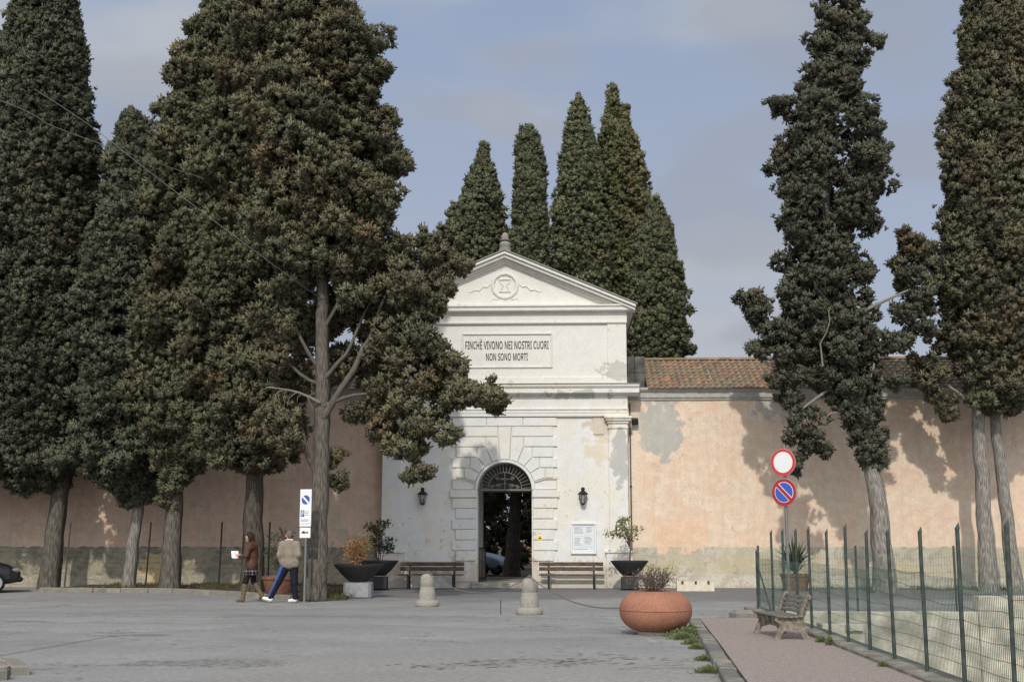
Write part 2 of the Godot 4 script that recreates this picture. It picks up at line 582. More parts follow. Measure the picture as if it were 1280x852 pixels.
# the road from x -22 to 18 and z -42 to -8
func road_texture(w: int, h: int) -> ImageTexture:
	var n1 := noise(0.16, 5, 81)
	var n2 := noise(1.1, 5, 82)
	var n3 := noise(7.0, 3, 83)
	var cr := noise(0.22, 4, 84)
	var lines := [[Vector2(1.05, -22.9), Vector2(1.45, -19.9), 0.06], [Vector2(-1.9, -26.0), Vector2(-1.2, -25.7), 0.05], [Vector2(-0.9, -24.4), Vector2(-0.3, -24.3), 0.05], [Vector2(-16.5, -33.6), Vector2(-11.0, -34.3), 0.05], [Vector2(-21.0, -31.2), Vector2(-5.5, -30.2), 0.06], [Vector2(-5.0, -29.0), Vector2(-4.3, -28.9), 0.04], [Vector2(-5.4, -15.9), Vector2(-4.7, -15.8), 0.05]]
	var d := PackedByteArray()
	d.resize(w * h * 3)
	var i := 0
	for py in h:
		var z := -42.0 + (py + 0.5) / h * 34.0
		for px in w:
			var x := -22.0 + (px + 0.5) / w * 40.0
			var a := n1.get_noise_2d(x, z)
			var b := n2.get_noise_2d(x, z)
			var g := n3.get_noise_2d(x, z)
			var v := 196.0 + a * 14.0 + b * 11.0
			var c := Vector3(v * 1.005, v * 0.993, v * 0.972)
			# newer, darker coat along the foot of the wall and forecourt
			var f := sm(-31.5, -33.5, z + a * 2.0 + b * 0.6) * sm(-7.0, -5.0, x + b)
			c = c.lerp(Vector3(156, 156, 156), 0.8 * f)
			# tracks polished by tyres, sweeping from left round to the front
			var rr := Vector2(x + 2.0, z + 6.0).length() + b * 0.35
			c *= 1.0 + 0.022 * sin(rr * 2.2 + a * 4.0) * sm(-33.0, -29.0, z)
			# darker rubber left by wheels on two arcs, and an old trench repair
			for r0 in [19.6, 21.2]:
				var off := absf(Vector2(x + 9.0, z + 4.5).length() - r0 + a * 0.8)
				if off < 0.24: c *= 1.0 - 0.11 * (1.0 - off / 0.24) * sm(-0.25, 0.2, b + g * 0.4)
			if absf(z + 25.4 - x * 0.11 + b * 0.05) < 0.32 and x > -21.0 and x < 1.0: c *= 0.955 + 0.03 * g
			if absf(z + 28.2 + x * 0.06 + b * 0.04) < 0.05: c *= 0.93
			# worn sandy patch in the middle foreground
			var q := Vector2((x + 0.6) / 4.5, (z + 15.5) / 2.6).length() + b * 0.7 + a * 0.3
			c = c.lerp(Vector3(206, 201, 190), 0.6 * (1.0 - sm(0.75, 1.05, q)))
			# cracks
			var k := absf(cr.get_noise_2d(x + b * 0.6, z))
			if k < 0.008 and a > -0.2: c *= 0.7
			# broken strip of an old patch, brick dust and dark crumbs showing
			q = Vector2((x + 0.55) / 1.5, (z + 16.6 + x * 0.25) / 0.55).length() + b * 0.9
			if q < 1.0:
				c = c.lerp(Vector3(196, 182, 172), 0.7 * (1.0 - sm(0.6, 1.0, q)))
				if g + b * 0.4 < -0.3: c *= 0.55
			q = Vector2((x + 4.6) / 1.2, (z + 16.3) / 0.5).length() + b * 0.9
			if q < 1.0 and g > 0.05: c *= 0.78
			for l in lines:
				var p0: Vector2 = l[0]
				var p1: Vector2 = l[1]
				if x < min(p0.x, p1.x) - 0.3 or x > max(p0.x, p1.x) + 0.3: continue
				var e := p1 - p0
				var t := clampf((Vector2(x, z) - p0).dot(e) / e.length_squared(), 0, 1)
				if (p0 + e * t).distance_to(Vector2(x, z)) < l[2] and g + b > -0.1: c = c.lerp(Vector3(234, 233, 228), 0.6)
			var s := 1.0 + g * 0.07
			d[i] = int(clampf(c.x * s, 0, 255))
			d[i + 1] = int(clampf(c.y * s, 0, 255))
			d[i + 2] = int(clampf(c.z * s, 0, 255))
			i += 3
	return img_from(w, h, d)

func sky_texture(to_sun: Vector3) -> ImageTexture:
	# thin high haze: pale towards the horizon, soft cloud, and the wide bright aureole that veiled sun has
	var w := 1024
	var h := 512
	var n1 := noise(0.9, 5, 91)
	var n2 := noise(2.4, 4, 92)
	var img := Image.create(w, h, false, Image.FORMAT_RGBF)
	for py in h:
		var el := PI * (0.5 - (py + 0.5) / h)
		var sy := sin(el)
		for px in w:
			if el < -0.15:
				img.set_pixel(px, py, Color(0.23, 0.23, 0.23))
				continue
			var az := TAU * (px + 0.5) / w
			var v := Vector3(sin(az) * cos(el), sy, -cos(az) * cos(el))
			var hgt := clampf(sy, 0.0, 1.0)
			var c := Vector3(0.70, 0.725, 0.775).lerp(Vector3(0.385, 0.49, 0.66), clampf(hgt * 1.2, 0.0, 1.0))
			var k := 0.45 + hgt * 1.6
			var a := n1.get_noise_3d(v.x * 1.5 / k + 3.1, v.y * 3.2, v.z * 1.5 / k)
			var b := n2.get_noise_3d(v.x * 1.5 / k, v.y * 3.4 + 2.0, v.z * 1.5 / k)
			c = c.lerp(Vector3(0.695, 0.71, 0.735), 0.85 * sm(-0.1, 0.3, a + b * 0.45))
			c = c.lerp(Vector3(0.585, 0.605, 0.655), 0.55 * sm(0.0, 0.35, b - a * 0.5))
			var q := Color(c.x, c.y, c.z).srgb_to_linear()
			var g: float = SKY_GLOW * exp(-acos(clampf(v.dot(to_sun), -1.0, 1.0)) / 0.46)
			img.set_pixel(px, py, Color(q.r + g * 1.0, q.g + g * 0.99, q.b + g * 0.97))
	return ImageTexture.create_from_image(img)

# ------------------------------------------------------------------ foliage
var spray_mesh: ArrayMesh
var leaf_mesh: ArrayMesh
var blade_mesh: ArrayMesh
var leafy_mesh: ArrayMesh

func make_foliage_meshes():
	# a tuft of cypress: many small scaly sprays leaving a short twig
	var st := mb()
	rng.seed = 5
	var ico := []
	var gr := (1.0 + sqrt(5.0)) * 0.5
	for a in [-1.0, 1.0]:
		for b in [-gr, gr]:
			ico.append(Vector3(0, a, b).normalized())
			ico.append(Vector3(a, b, 0).normalized())
			ico.append(Vector3(b, 0, a).normalized())
	var tris := []
	for a in 12:
		for b in range(a + 1, 12):
			for c in range(b + 1, 12):
				if ico[a].distance_to(ico[b]) < 1.1 and ico[b].distance_to(ico[c]) < 1.1 and ico[a].distance_to(ico[c]) < 1.1: tris.append([a, b, c])
	for i in 25:
		# a dense knot of scaly twiglets
		var dir := Vector3(rng.randfn(0, 1), rng.randfn(0.3, 0.7), rng.randfn(0, 1)).normalized()
		var p := dir * rng.randf_range(0.03, 0.165)
		var r := rng.randf_range(0.019, 0.036)
		var long := (dir + Vector3(0, 0.5, 0)).normalized()
		var pts := []
		for v in ico:
			var w: Vector3 = v * r * rng.randf_range(0.7, 1.25)
			pts.append(p + w + long * w.dot(long) * 1.3)
		for t in tris:
			var o := [t[0], t[1], t[2]]
			var n: Vector3 = (pts[t[1]] - pts[t[0]]).cross(pts[t[2]] - pts[t[0]])
			if n.dot((pts[t[0]] + pts[t[1]] + pts[t[2]]) / 3.0 - p) > 0.0: o = [t[0], t[2], t[1]]
			for k in o: vert(st, pts[k], (ico[k] * 0.7 + dir * 0.8).normalized(), Vector2(0, 0))
		for q in 4:
			var up := (dir + Vector3(0, 0.3, 0) + Vector3(rng.randfn(0, 0.55), rng.randfn(0, 0.55), rng.randfn(0, 0.55))).normalized()
			var l := rng.randf_range(0.045, 0.095)
			var side := up.cross(Vector3(rng.randfn(0, 1), rng.randfn(0, 1), rng.randfn(0, 1))).normalized() * l * rng.randf_range(0.16, 0.26)
			var b0 := p + up * r * 0.6
			var e := [b0, b0 + up * l * 0.45 + side, b0 + up * l, b0 + up * l * 0.5 - side]
			var n: Vector3 = ((e[1] - e[0]).cross(e[2] - e[0])).normalized()
			n = n if n.dot(dir) > 0 else -n
			for o in [0, 1, 2, 0, 2, 3]: vert(st, e[o], (n * 0.35 + dir).normalized(), Vector2(0, 0))
	spray_mesh = st.commit()
	# a plain broad leaf, folded along its rib
	st = mb()
	var lf := [Vector3(0, 0, 0), Vector3(0.32, 0.4, 0.1), Vector3(0, 1, 0), Vector3(-0.32, 0.4, 0.1)]
	for o in [[0, 2, 1], [0, 3, 2]]:
		var n: Vector3 = (lf[o[2]] - lf[o[0]]).cross(lf[o[1]] - lf[o[0]]).normalized()
		for k in o: vert(st, lf[k], n, Vector2(0, 0))
	leaf_mesh = st.commit()
	# a bent blade of grass
	st = mb()
	var g := [Vector3(-0.06, 0, 0), Vector3(0.06, 0, 0), Vector3(-0.045, 0.55, 0.1), Vector3(0.045, 0.55, 0.1), Vector3(0, 1, 0.35)]
	for o in [[0, 2, 1], [1, 2, 3], [2, 4, 3]]:
		var n: Vector3 = (g[o[2]] - g[o[0]]).cross(g[o[1]] - g[o[0]]).normalized()
		for k in o: vert(st, g[k], n, Vector2(0, 0))
	blade_mesh = st.commit()

func basis_up(d: Vector3, spin: float, s: float) -> Basis:
	var y := d.normalized()
	var x := y.cross(Vector3(0.3, 0.1, 0.94))
	if x.length() < 0.05: x = y.cross(Vector3(1, 0, 0))
	x = x.normalized()
	var z := x.cross(y)
	return Basis(x, y, z).rotated(y, spin).scaled(Vector3(s, s, s))

func lobe(xfs: Array, cols: Array, c: Vector3, rx: float, ry: float, axis: Vector3, dens: float, tone: Color, inner := 0.2, size := 1.0):
	var n := int(dens * 4.0 * PI * pow((rx * rx + 2.0 * rx * ry) / 3.0, 1.0)) + 4
	var lt := rng.randf_range(0.74, 1.26)
	var brown := 0.22 if rng.randf() < 0.06 else 0.0
	for i in n:
		var d := Vector3(rng.randfn(0, 1), rng.randfn(0, 1), rng.randfn(0, 1)).normalized()
		var out := c + d * Vector3(rx, ry, rx) - axis
		out.y = 0.0
		# the side turned to the stem carries little
		if out.length() > 0.01 and d.dot(out.normalized()) < -0.45 and rng.randf() < 0.75: continue
		var k := rng.randf_range(0.8, 1.06 if rng.randf() > 0.05 else 1.4) if rng.randf() > inner else rng.randf_range(0.3, 0.8)
		# boughs are ragged: some stand out, others leave dark hollows
		var rag := ragged.get_noise_3dv((c + d * Vector3(rx, ry, rx)) * 1.0)
		if rag < -0.3 and k > 0.8 and rng.randf() < 0.55: continue
		var p := c + d * Vector3(rx, ry, rx) * k * (1.0 + 0.5 * rag)
		var s := rng.randf_range(0.5, 1.3) * size
		xfs.append(Transform3D(basis_up(d + Vector3(0, 0.45, 0), rng.randf() * TAU, s), p))
		var v := lt * rng.randf_range(0.86, 1.14)
		var w := rng.randf()
		cols.append(Color(tone.r * v * (1.0 + 0.16 * w * w + brown), tone.g * v * (1.0 + 0.04 * w), tone.b * v))

func prof_at(prof: Array, y: float) -> Array:
	for i in prof.size() - 1:
		if y <= prof[i + 1][0]:
			var t: float = clampf((y - prof[i][0]) / (prof[i + 1][0] - prof[i][0]), 0.0, 1.0)
			return [lerpf(prof[i][1], prof[i + 1][1], t), lerpf(prof[i][2], prof[i + 1][2], t)]
	return [prof[-1][1], prof[-1][2]]

# style: lobe size as a share of the crown radius, its slimness, how many, clumps per square metre
func crown(parent: Node3D, prof: Array, o: Dictionary):
	var xfs := []
	var cols := []
	var tone: Color = o.get("tone", Color(0.062, 0.062, 0.038))
	var size: float = o.get("size", 0.7)
	var dens: float = o.get("dens", 13.0) * 2.0
	var y0: float = prof[0][0]
	var y1: float = prof[-1][0]
	var share: float = o.get("share", 0.36)
	var slim: float = o.get("slim", 1.5)
	var fill: float = o.get("fill", 1.0)
	var zs: float = o.get("zs", 0.9)
	var y := y0
	while y < y1:
		var pr := prof_at(prof, y)
		var r: float = pr[1]
		var rl: float = clampf(r * share, 0.16, 0.75)
		var step := rl * slim * 0.8
		var n := int(max(1.0, TAU * maxf(r - rl * 0.7, 0.05) / (rl * 1.25) * fill + 0.5))
		var ph := rng.randf() * TAU
		for i in n:
			if n > 3 and rng.randf() < o.get("gap", 0.05): continue
			var a := ph + TAU * i / n + rng.randf_range(-0.25, 0.25)
			var l := rl * rng.randf_range(0.7, 1.35)
			var rad := maxf(0.0, r - l * rng.randf_range(0.75 - o.get("rough", 0.1), 1.15 + o.get("rough", 0.1) * 2.0))
			var c := Vector3(pr[0] + cos(a) * rad, y + rng.randf_range(-0.5, 0.5) * step, sin(a) * rad * zs)
			lobe(xfs, cols, c, l, l * slim * rng.randf_range(0.8, 1.2), Vector3(pr[0], 0, 0), dens, tone, 0.18, size)
		# sparse inner boughs
		if r > 0.9:
			for i in int(r * 1.6 * o.get("core", 1.0)):
				var a := rng.randf() * TAU
				var rad := r * rng.randf_range(0.0, 0.5)
				lobe(xfs, cols, Vector3(pr[0] + cos(a) * rad, y, sin(a) * rad * zs), rl * 0.9, rl * slim * 0.8, Vector3(pr[0], 0, 0), dens * 0.45, tone, 0.5, size * 1.1)
		y += step
	for q in o.get("shoots", 0):
		# slim leading shoots standing off the outline
		var yy := lerpf(lerpf(y0, y1, 0.45), y1 - 0.6, float(q) / maxf(1.0, o.shoots))
		var pr := prof_at(prof, yy)
		var a := rng.randf() * TAU
		for k in 4:
			lobe(xfs, cols, Vector3(pr[0] + cos(a) * pr[1] * (0.96 - 0.08 * k), yy + k * 0.3, sin(a) * pr[1] * 0.9), 0.2 - 0.035 * k, 0.3 - 0.03 * k, Vector3(pr[0], 0, 0), dens, tone, 0.2, size * 0.9)
	for b in o.get("blobs", []):
		var zz: float = b[3] if b.size() > 3 else 0.0
		var R: float = b[2] * o.get("swell", 1.0)
		for k in 6:
			var d := Vector3(rng.randfn(0, 1), rng.randfn(0, 0.6), rng.randfn(0, 1)).normalized() * R * 0.56
			lobe(xfs, cols, Vector3(b[0], b[1], zz) + d, R * rng.randf_range(0.32, 0.5), R * rng.randf_range(0.24, 0.4), Vector3(b[0] * 0.3, 0, 0), dens * 1.15, tone, 0.2, size)
	var c := multi("crown", spray_mesh, xfs, cols, M.leaf, parent)
	c.set_meta("kind", "stuff")
	clumps += xfs.size()
	return c
var clumps := 0
var ragged := noise(0.95, 3, 211)

func bent(pts: Array, seedv: int, amp: float) -> Array:
	# smooth resampling with a little wander
	var cv := Curve3D.new()
	for i in pts.size():
		var a: Vector3 = pts[max(i - 1, 0)]
		var b: Vector3 = pts[min(i + 1, pts.size() - 1)]
		var h := (b - a) / 6.0
		cv.add_point(pts[i], -h, h)
	var l := cv.get_baked_length()
	var n := int(max(4.0, l / 0.28))
	var nz := noise(0.5, 2, seedv)
	var r := []
	for i in n + 1:
		var s := l * i / n
		var p := cv.sample_baked(s, true)
		r.append(p + Vector3(nz.get_noise_1d(s * 2.0), 0, nz.get_noise_1d(s * 2.0 + 90.0)) * amp * min(1.0, s))
	return r

func limb(called: String, parent: Node3D, pts: Array, r0: float, r1: float, m: Material, seedv := 0, amp := 0.12, sides := 12, flare := 0.0, flute := 0.09):
	var ps := bent(pts, seedv, amp)
	var rs := []
	for i in ps.size():
		var t := float(i) / (ps.size() - 1)
		rs.append(lerpf(r0, r1, t) + flare * exp(-t * 12.0))
	var st := mb()
	tube(st, ps, rs, sides, flute, seedv)
	return obj(called, st, m, parent)

func v3(a: Array) -> Array:
	var r := []
	for p in a: r.append(Vector3(p[0], p[1], p[2] if p.size() > 2 else 0.0))
	return r

func cypress(label: String, at: Vector3, trunk: Array, r0: float, r1: float, prof: Array, o: Dictionary, group: String, m = null) -> Node3D:
	rng.seed = hash(label)
	var t := thing("cypress_tree", label, "tree", at, 0.0, group)
	limb("trunk", t, v3(trunk), r0, r1, m if m else M.bark, int(at.x * 7.0), 0.05, 24, r0 * 0.34, 0.13)
	var top_h: float = trunk[-1][1]
	# boughs that carry the crown
	for i in o.get("boughs", 8):
		var y := lerpf(prof[0][0] + 0.3, min(top_h, prof[-1][0] * 0.8), float(i) / 8.0)
		var pr := prof_at(prof, y + 0.8)
		var a := rng.randf() * TAU
		var tx := 0.0
		for k in trunk.size() - 1:
			if trunk[k + 1][1] >= y:
				tx = lerpf(trunk[k][0], trunk[k + 1][0], clampf((y - trunk[k][1]) / (trunk[k + 1][1] - trunk[k][1]), 0, 1))
				break
		limb("branch", t, [Vector3(tx, y, 0), Vector3(lerpf(tx, pr[0], 0.6) + cos(a) * pr[1] * 0.35, y + 0.5, sin(a) * pr[1] * 0.3), Vector3(pr[0] + cos(a) * pr[1] * 0.75, y + 1.3, sin(a) * pr[1] * 0.65)], r0 * 0.3, 0.03, m if m else M.bark, i * 13, 0.15, 7, 0.0, 0.05)
	crown(t, prof, o)
	return t

# ------------------------------------------------------------------ continuous bodies: smooth union of tapered bones, surface nets
func blend(st: SurfaceTool, bones: Array, cell: float, k: float):
	var lo := Vector3(1e9, 1e9, 1e9)
	var hi := -lo
	for b in bones:
		var m: float = max(b[2], b[3]) + k + cell * 3.0
		for p in [b[0], b[1]]:
			lo = lo.min(p - Vector3(m, m, m))
			hi = hi.max(p + Vector3(m, m, m))
	var nx := int((hi.x - lo.x) / cell) + 2
	var ny := int((hi.y - lo.y) / cell) + 2
	var nz := int((hi.z - lo.z) / cell) + 2
	var f := PackedFloat32Array()
	f.resize(nx * ny * nz)
	f.fill(9.0)
	for b in bones:
		var a: Vector3 = b[0]
		var e: Vector3 = b[1] - b[0]
		var ra: float = b[2]
		var dr: float = b[3] - b[2]
		var l2: float = max(e.length_squared(), 1e-9)
		var m: float = max(b[2], b[3]) + k + cell * 2.0
		var p0: Vector3 = (a.min(b[1]) - Vector3(m, m, m) - lo) / cell
		var p1: Vector3 = (a.max(b[1]) + Vector3(m, m, m) - lo) / cell
		for z in range(max(0, int(p0.z)), min(nz, int(p1.z) + 1)):
			for y in range(max(0, int(p0.y)), min(ny, int(p1.y) + 1)):
				for x in range(max(0, int(p0.x)), min(nx, int(p1.x) + 1)):
					var p := lo + Vector3(x, y, z) * cell
					var t := clampf((p - a).dot(e) / l2, 0.0, 1.0)
					var d := p.distance_to(a + e * t) - ra - dr * t
					var i := (z * ny + y) * nx + x
					var o := f[i]
					if o > 8.0: f[i] = d
					else:
						var h: float = max(k - absf(o - d), 0.0) / k
						f[i] = minf(o, d) - h * h * k * 0.25
	var vid := {}
	var vp := []
	for z in nz - 1:
		for y in ny - 1:
			var row := (z * ny + y) * nx
			for x in nx - 1:
				var i := row + x
				var v0 := f[i]
				if v0 > 1.0: continue
				var s := 0
				var acc := Vector3.ZERO
				var cnt := 0
				var vals := [v0, f[i + 1], f[i + nx], f[i + nx + 1], f[i + nx * ny], f[i + nx * ny + 1], f[i + nx * ny + nx], f[i + nx * ny + nx + 1]]
				for q in 8:
					if vals[q] < 0.0: s += 1
				if s == 0 or s == 8: continue
				for q in 8:
					for ax in [1, 2, 4]:
						if q & ax: continue
						var r: int = q | ax
						if (vals[q] < 0.0) != (vals[r] < 0.0):
							var t: float = vals[q] / (vals[q] - vals[r])
							var pa := Vector3(q & 1, (q >> 1) & 1, (q >> 2) & 1)
							var pb := Vector3(r & 1, (r >> 1) & 1, (r >> 2) & 1)
							acc += pa.lerp(pb, t)
							cnt += 1
				vid[i] = vp.size()
				vp.append(lo + (Vector3(x, y, z) + acc / cnt) * cell)
	var nrm := []
	nrm.resize(vp.size())
	nrm.fill(Vector3.ZERO)
	var quads := []
	var sx := 1
	var sy := nx
	var sz := nx * ny
	for i in vid.keys():
		for ax in 3:
			var s0: int = [sx, sy, sz][ax]
			var s1: int = [sy, sz, sx][ax]
			var s2: int = [sz, sx, sy][ax]
			var a := f[i]
			var b := f[i + s0]
			if (a < 0.0) == (b < 0.0): continue
			if not (vid.has(i - s1) and vid.has(i - s2) and vid.has(i - s1 - s2)): continue
			var q := [vid[i], vid[i - s1], vid[i - s1 - s2], vid[i - s2]]
			if a >= 0.0: q.reverse()
			quads.append(q)
			var n: Vector3 = (vp[q[2]] - vp[q[0]]).cross(vp[q[3]] - vp[q[1]])
			for w in q: nrm[w] += n
	for q in quads:
		for o in [0, 2, 1, 0, 3, 2]:
			vert(st, vp[q[o]], nrm[q[o]].normalized(), Vector2.ZERO)

func bn(ax: float, ay: float, az: float, bx: float, by: float, bz: float, ra: float, rb: float) -> Array:
	return [Vector3(ax, ay, az), Vector3(bx, by, bz), ra, rb]

func hand_bones(w: Vector3, dir: Vector3, palm_n: Vector3, curl: float) -> Array:
	# palm with four fingers and a thumb; dir points to the finger tips
	var r := []
	dir = dir.normalized()
	var side := dir.cross(palm_n).normalized()
	var k := w + dir * 0.08
	for i in 4:
		var s := (i - 1.5) * 0.021
		var l: float = [0.066, 0.078, 0.074, 0.056][i]
		var b := k + side * s
		r.append([w + side * s * 0.6 + dir * 0.01, b, 0.015, 0.012])
		var m := b + (dir * cos(curl * 0.6) + palm_n * sin(curl * 0.6)) * l * 0.5
		r.append([b, m, 0.0095, 0.009])
		r.append([m, m + (dir * cos(curl * 1.5) + palm_n * sin(curl * 1.5)) * l * 0.5, 0.009, 0.0075])
	var t0 := w + dir * 0.025 + side * -0.03
	var t1 := t0 + (dir * 0.6 - side * 0.7 + palm_n * 0.4).normalized() * 0.035
	r.append([w + dir * 0.02, t0, 0.014, 0.012])
	r.append([t0, t1, 0.012, 0.01])
	r.append([t1, t1 + (dir * 0.85 + palm_n * 0.5).normalized() * 0.03, 0.01, 0.008])
	return r

func head_bones(c: Vector3, fwd: Vector3) -> Array:
	var side := fwd.cross(Vector3.UP).normalized()
	var up := side.cross(fwd).normalized()
	var r := []
	r.append([c + up * 0.03 - fwd * 0.015, c + up * 0.035 + fwd * 0.01, 0.082, 0.078])
	r.append([c + fwd * 0.03 - up * 0.03, c + fwd * 0.045 - up * 0.085, 0.058, 0.035])
	r.append([c + fwd * 0.088 + up * 0.012, c + fwd * 0.108 - up * 0.025, 0.009, 0.014])
	r.append([c + fwd * 0.08 + side * 0.03 + up * 0.03, c + fwd * 0.08 - side * 0.03 + up * 0.03, 0.012, 0.012])
	r.append([c + fwd * 0.083 + side * 0.016 - up * 0.055, c + fwd * 0.083 - side * 0.016 - up * 0.055, 0.008, 0.008])
	for s in [-1.0, 1.0]:
		r.append([c + side * 0.077 * s + up * 0.015, c + side * 0.082 * s - up * 0.025, 0.014, 0.01])
	return r

func face_parts(parent: Node3D, c: Vector3, fwd: Vector3):
	var side := fwd.cross(Vector3.UP).normalized()
	var up := side.cross(fwd).normalized()
	for s in [-1.0, 1.0]:
		var st := mb()
		var p: Vector3 = c + fwd * 0.082 + side * 0.031 * s + up * 0.008
		lathe(st, [Vector2(0.0001, -0.008), Vector2(0.007, -0.005), Vector2(0.009, 0), Vector2(0.007, 0.005), Vector2(0.0001, 0.008)], 8, Transform3D(Basis.IDENTITY, p))
		obj("eye", st, M.black, parent)

func person_walking_woman(at: Vector3):
	var t := thing("person", "person in brown leather jacket and plaid skirt walking with white paper in hands", "person", at)
	var fwd := Vector3(-0.86, -0.42, 0.12).normalized()
	var hc := Vector3(-0.06, 1.58, 0)
	var arm_n := bn(0.0, 1.4, 0.19, -0.07, 1.14, 0.24, 0.045, 0.038)
	var fore_n := [Vector3(-0.07, 1.14, 0.24), Vector3(-0.27, 1.12, 0.13), 0.036, 0.026]
	var arm_f := bn(0.02, 1.4, -0.19, -0.06, 1.14, -0.24, 0.045, 0.038)
	var fore_f := [Vector3(-0.06, 1.14, -0.24), Vector3(-0.28, 1.14, -0.12), 0.036, 0.026]
	var legs := [bn(0.02, 0.9, 0.09, -0.11, 0.5, 0.09, 0.085, 0.058), bn(-0.11, 0.5, 0.09, -0.16, 0.1, 0.09, 0.058, 0.036), bn(0.02, 0.9, -0.09, 0.06, 0.49, -0.09, 0.085, 0.058), bn(0.06, 0.49, -0.09, 0.27, 0.17, -0.09, 0.058, 0.036), bn(-0.16, 0.06, 0.09, -0.3, 0.04, 0.09, 0.036, 0.03), bn(0.27, 0.14, -0.09, 0.2, 0.05, -0.09, 0.036, 0.03)]
	var torso := [bn(0.02, 0.92, 0.07, 0.02, 0.92, -0.07, 0.1, 0.1), bn(0.02, 0.92, 0, 0.01, 1.15, 0, 0.12, 0.11), bn(0.01, 1.15, 0, 0.02, 1.35, 0, 0.11, 0.12), bn(0.02, 1.36, 0.13, 0.02, 1.36, -0.13, 0.075, 0.075)]
	var neck := [Vector3(0.01, 1.38, 0), hc + Vector3(0.015, -0.03, 0), 0.055, 0.05]
	var st := mb()
	blend(st, torso + [neck, arm_n, fore_n, arm_f, fore_f] + legs, 0.02, 0.05)
	blend(st, head_bones(hc, fwd) + [neck], 0.009, 0.02)
	blend(st, hand_bones(fore_n[1], Vector3(-1, 0.15, -0.1), Vector3(0, 0.2, -1), 0.7), 0.006, 0.008)
	blend(st, hand_bones(fore_f[1], Vector3(-1, 0.15, 0.1), Vector3(0, 0.2, 1), 0.7), 0.006, 0.008)
	obj("body", st, M.skin, t)
	face_parts(t, hc, fwd)
	# jacket
	var j := []
	for b in torso: j.append([b[0], b[1], b[2] + 0.028, b[3] + 0.028])
	for b in [arm_n, arm_f]: j.append([b[0], b[1], b[2] + 0.024, b[3] + 0.022])
	for b in [fore_n, fore_f]: j.append([b[0], b[0].lerp(b[1], 0.95), b[2] + 0.02, b[3] + 0.016])
	j.append(bn(0.03, 0.86, 0.07, 0.03, 0.86, -0.07, 0.12, 0.12))
	j.append(bn(0.02, 1.42, 0.05, 0.03, 1.43, -0.05, 0.07, 0.07))
	st = mb()
	blend(st, j, 0.018, 0.045)
	obj("jacket", st, M.leather, t)
	# skirt, hem free of the thighs
	st = mb()
	var pr := [Vector2(0.15, 0.9), Vector2(0.165, 0.8), Vector2(0.185, 0.66), Vector2(0.18, 0.655), Vector2(0.155, 0.8), Vector2(0.14, 0.9)]
	pr.reverse()
	lathe(st, pr, 22, Transform3D(Basis.IDENTITY, Vector3(0.0, 0, 0)), 1.0, 1.05)
	obj("skirt", st, M.skirt, t)
	st = mb()
	var tb := []
	for b in legs.slice(0, 4): tb.append([b[0], b[1], b[2] + 0.008, b[3] + 0.008])
	blend(st, tb, 0.018, 0.04)
	obj("tights", st, M.tights, t)
	for i in 2:
		var b = legs[1 + 2 * i]
		var f = legs[4 + i]
		st = mb()
		blend(st, [[b[0].lerp(b[1], 0.18), b[1], 0.072, 0.05], [b[1], f[0], 0.05, 0.045], [f[0], f[1], 0.046, 0.034]], 0.016, 0.03)
		var down := Vector3(0, -0.035, 0)
		if i == 0: box(st, Vector3(-0.19, 0.0, 0.06), Vector3(-0.12, 0.05, 0.12), 0.008)
		obj("boot", st, M.boots, t)
	# hair to the shoulders
	st = mb()
	var up := Vector3(-0.3, 0.9, 0).normalized()
	blend(st, [[hc + up * 0.05 - fwd * 0.025, hc + up * 0.05 - fwd * 0.01, 0.095, 0.088], [hc - fwd * 0.06, hc - fwd * 0.06 + Vector3(0.03, -0.13, 0), 0.075, 0.06], [hc - fwd * 0.02 + Vector3(0, 0.01, 0.07), hc + Vector3(0.02, -0.13, 0.08), 0.035, 0.03], [hc - fwd * 0.02 + Vector3(0, 0.01, -0.07), hc + Vector3(0.02, -0.13, -0.08), 0.035, 0.03]], 0.012, 0.03)
	obj("hair", st, M.hair_brown, t)
	# the paper in both hands
	st = mb()
	box(st, Vector3(-0.12, -0.1, -0.005), Vector3(0.06, 0.1, 0.005), 0.002, Transform3D(Basis(Vector3(0, 1, 0), 0.5) * Basis(Vector3(1, 0, 0), -0.5), Vector3(-0.36, 1.17, 0.1)))
	box(st, Vector3(-0.1, -0.09, -0.009), Vector3(0.05, 0.09, -0.006), 0.001, Transform3D(Basis(Vector3(0, 1, 0), 0.75) * Basis(Vector3(1, 0, 0), -0.4), Vector3(-0.34, 1.16, 0.1)))
	var pp := obj("paper_sheet", st, M.sign_white)
	pp.position = at
	tag(pp, "white sheets of paper held by the person in the brown jacket", "paper")

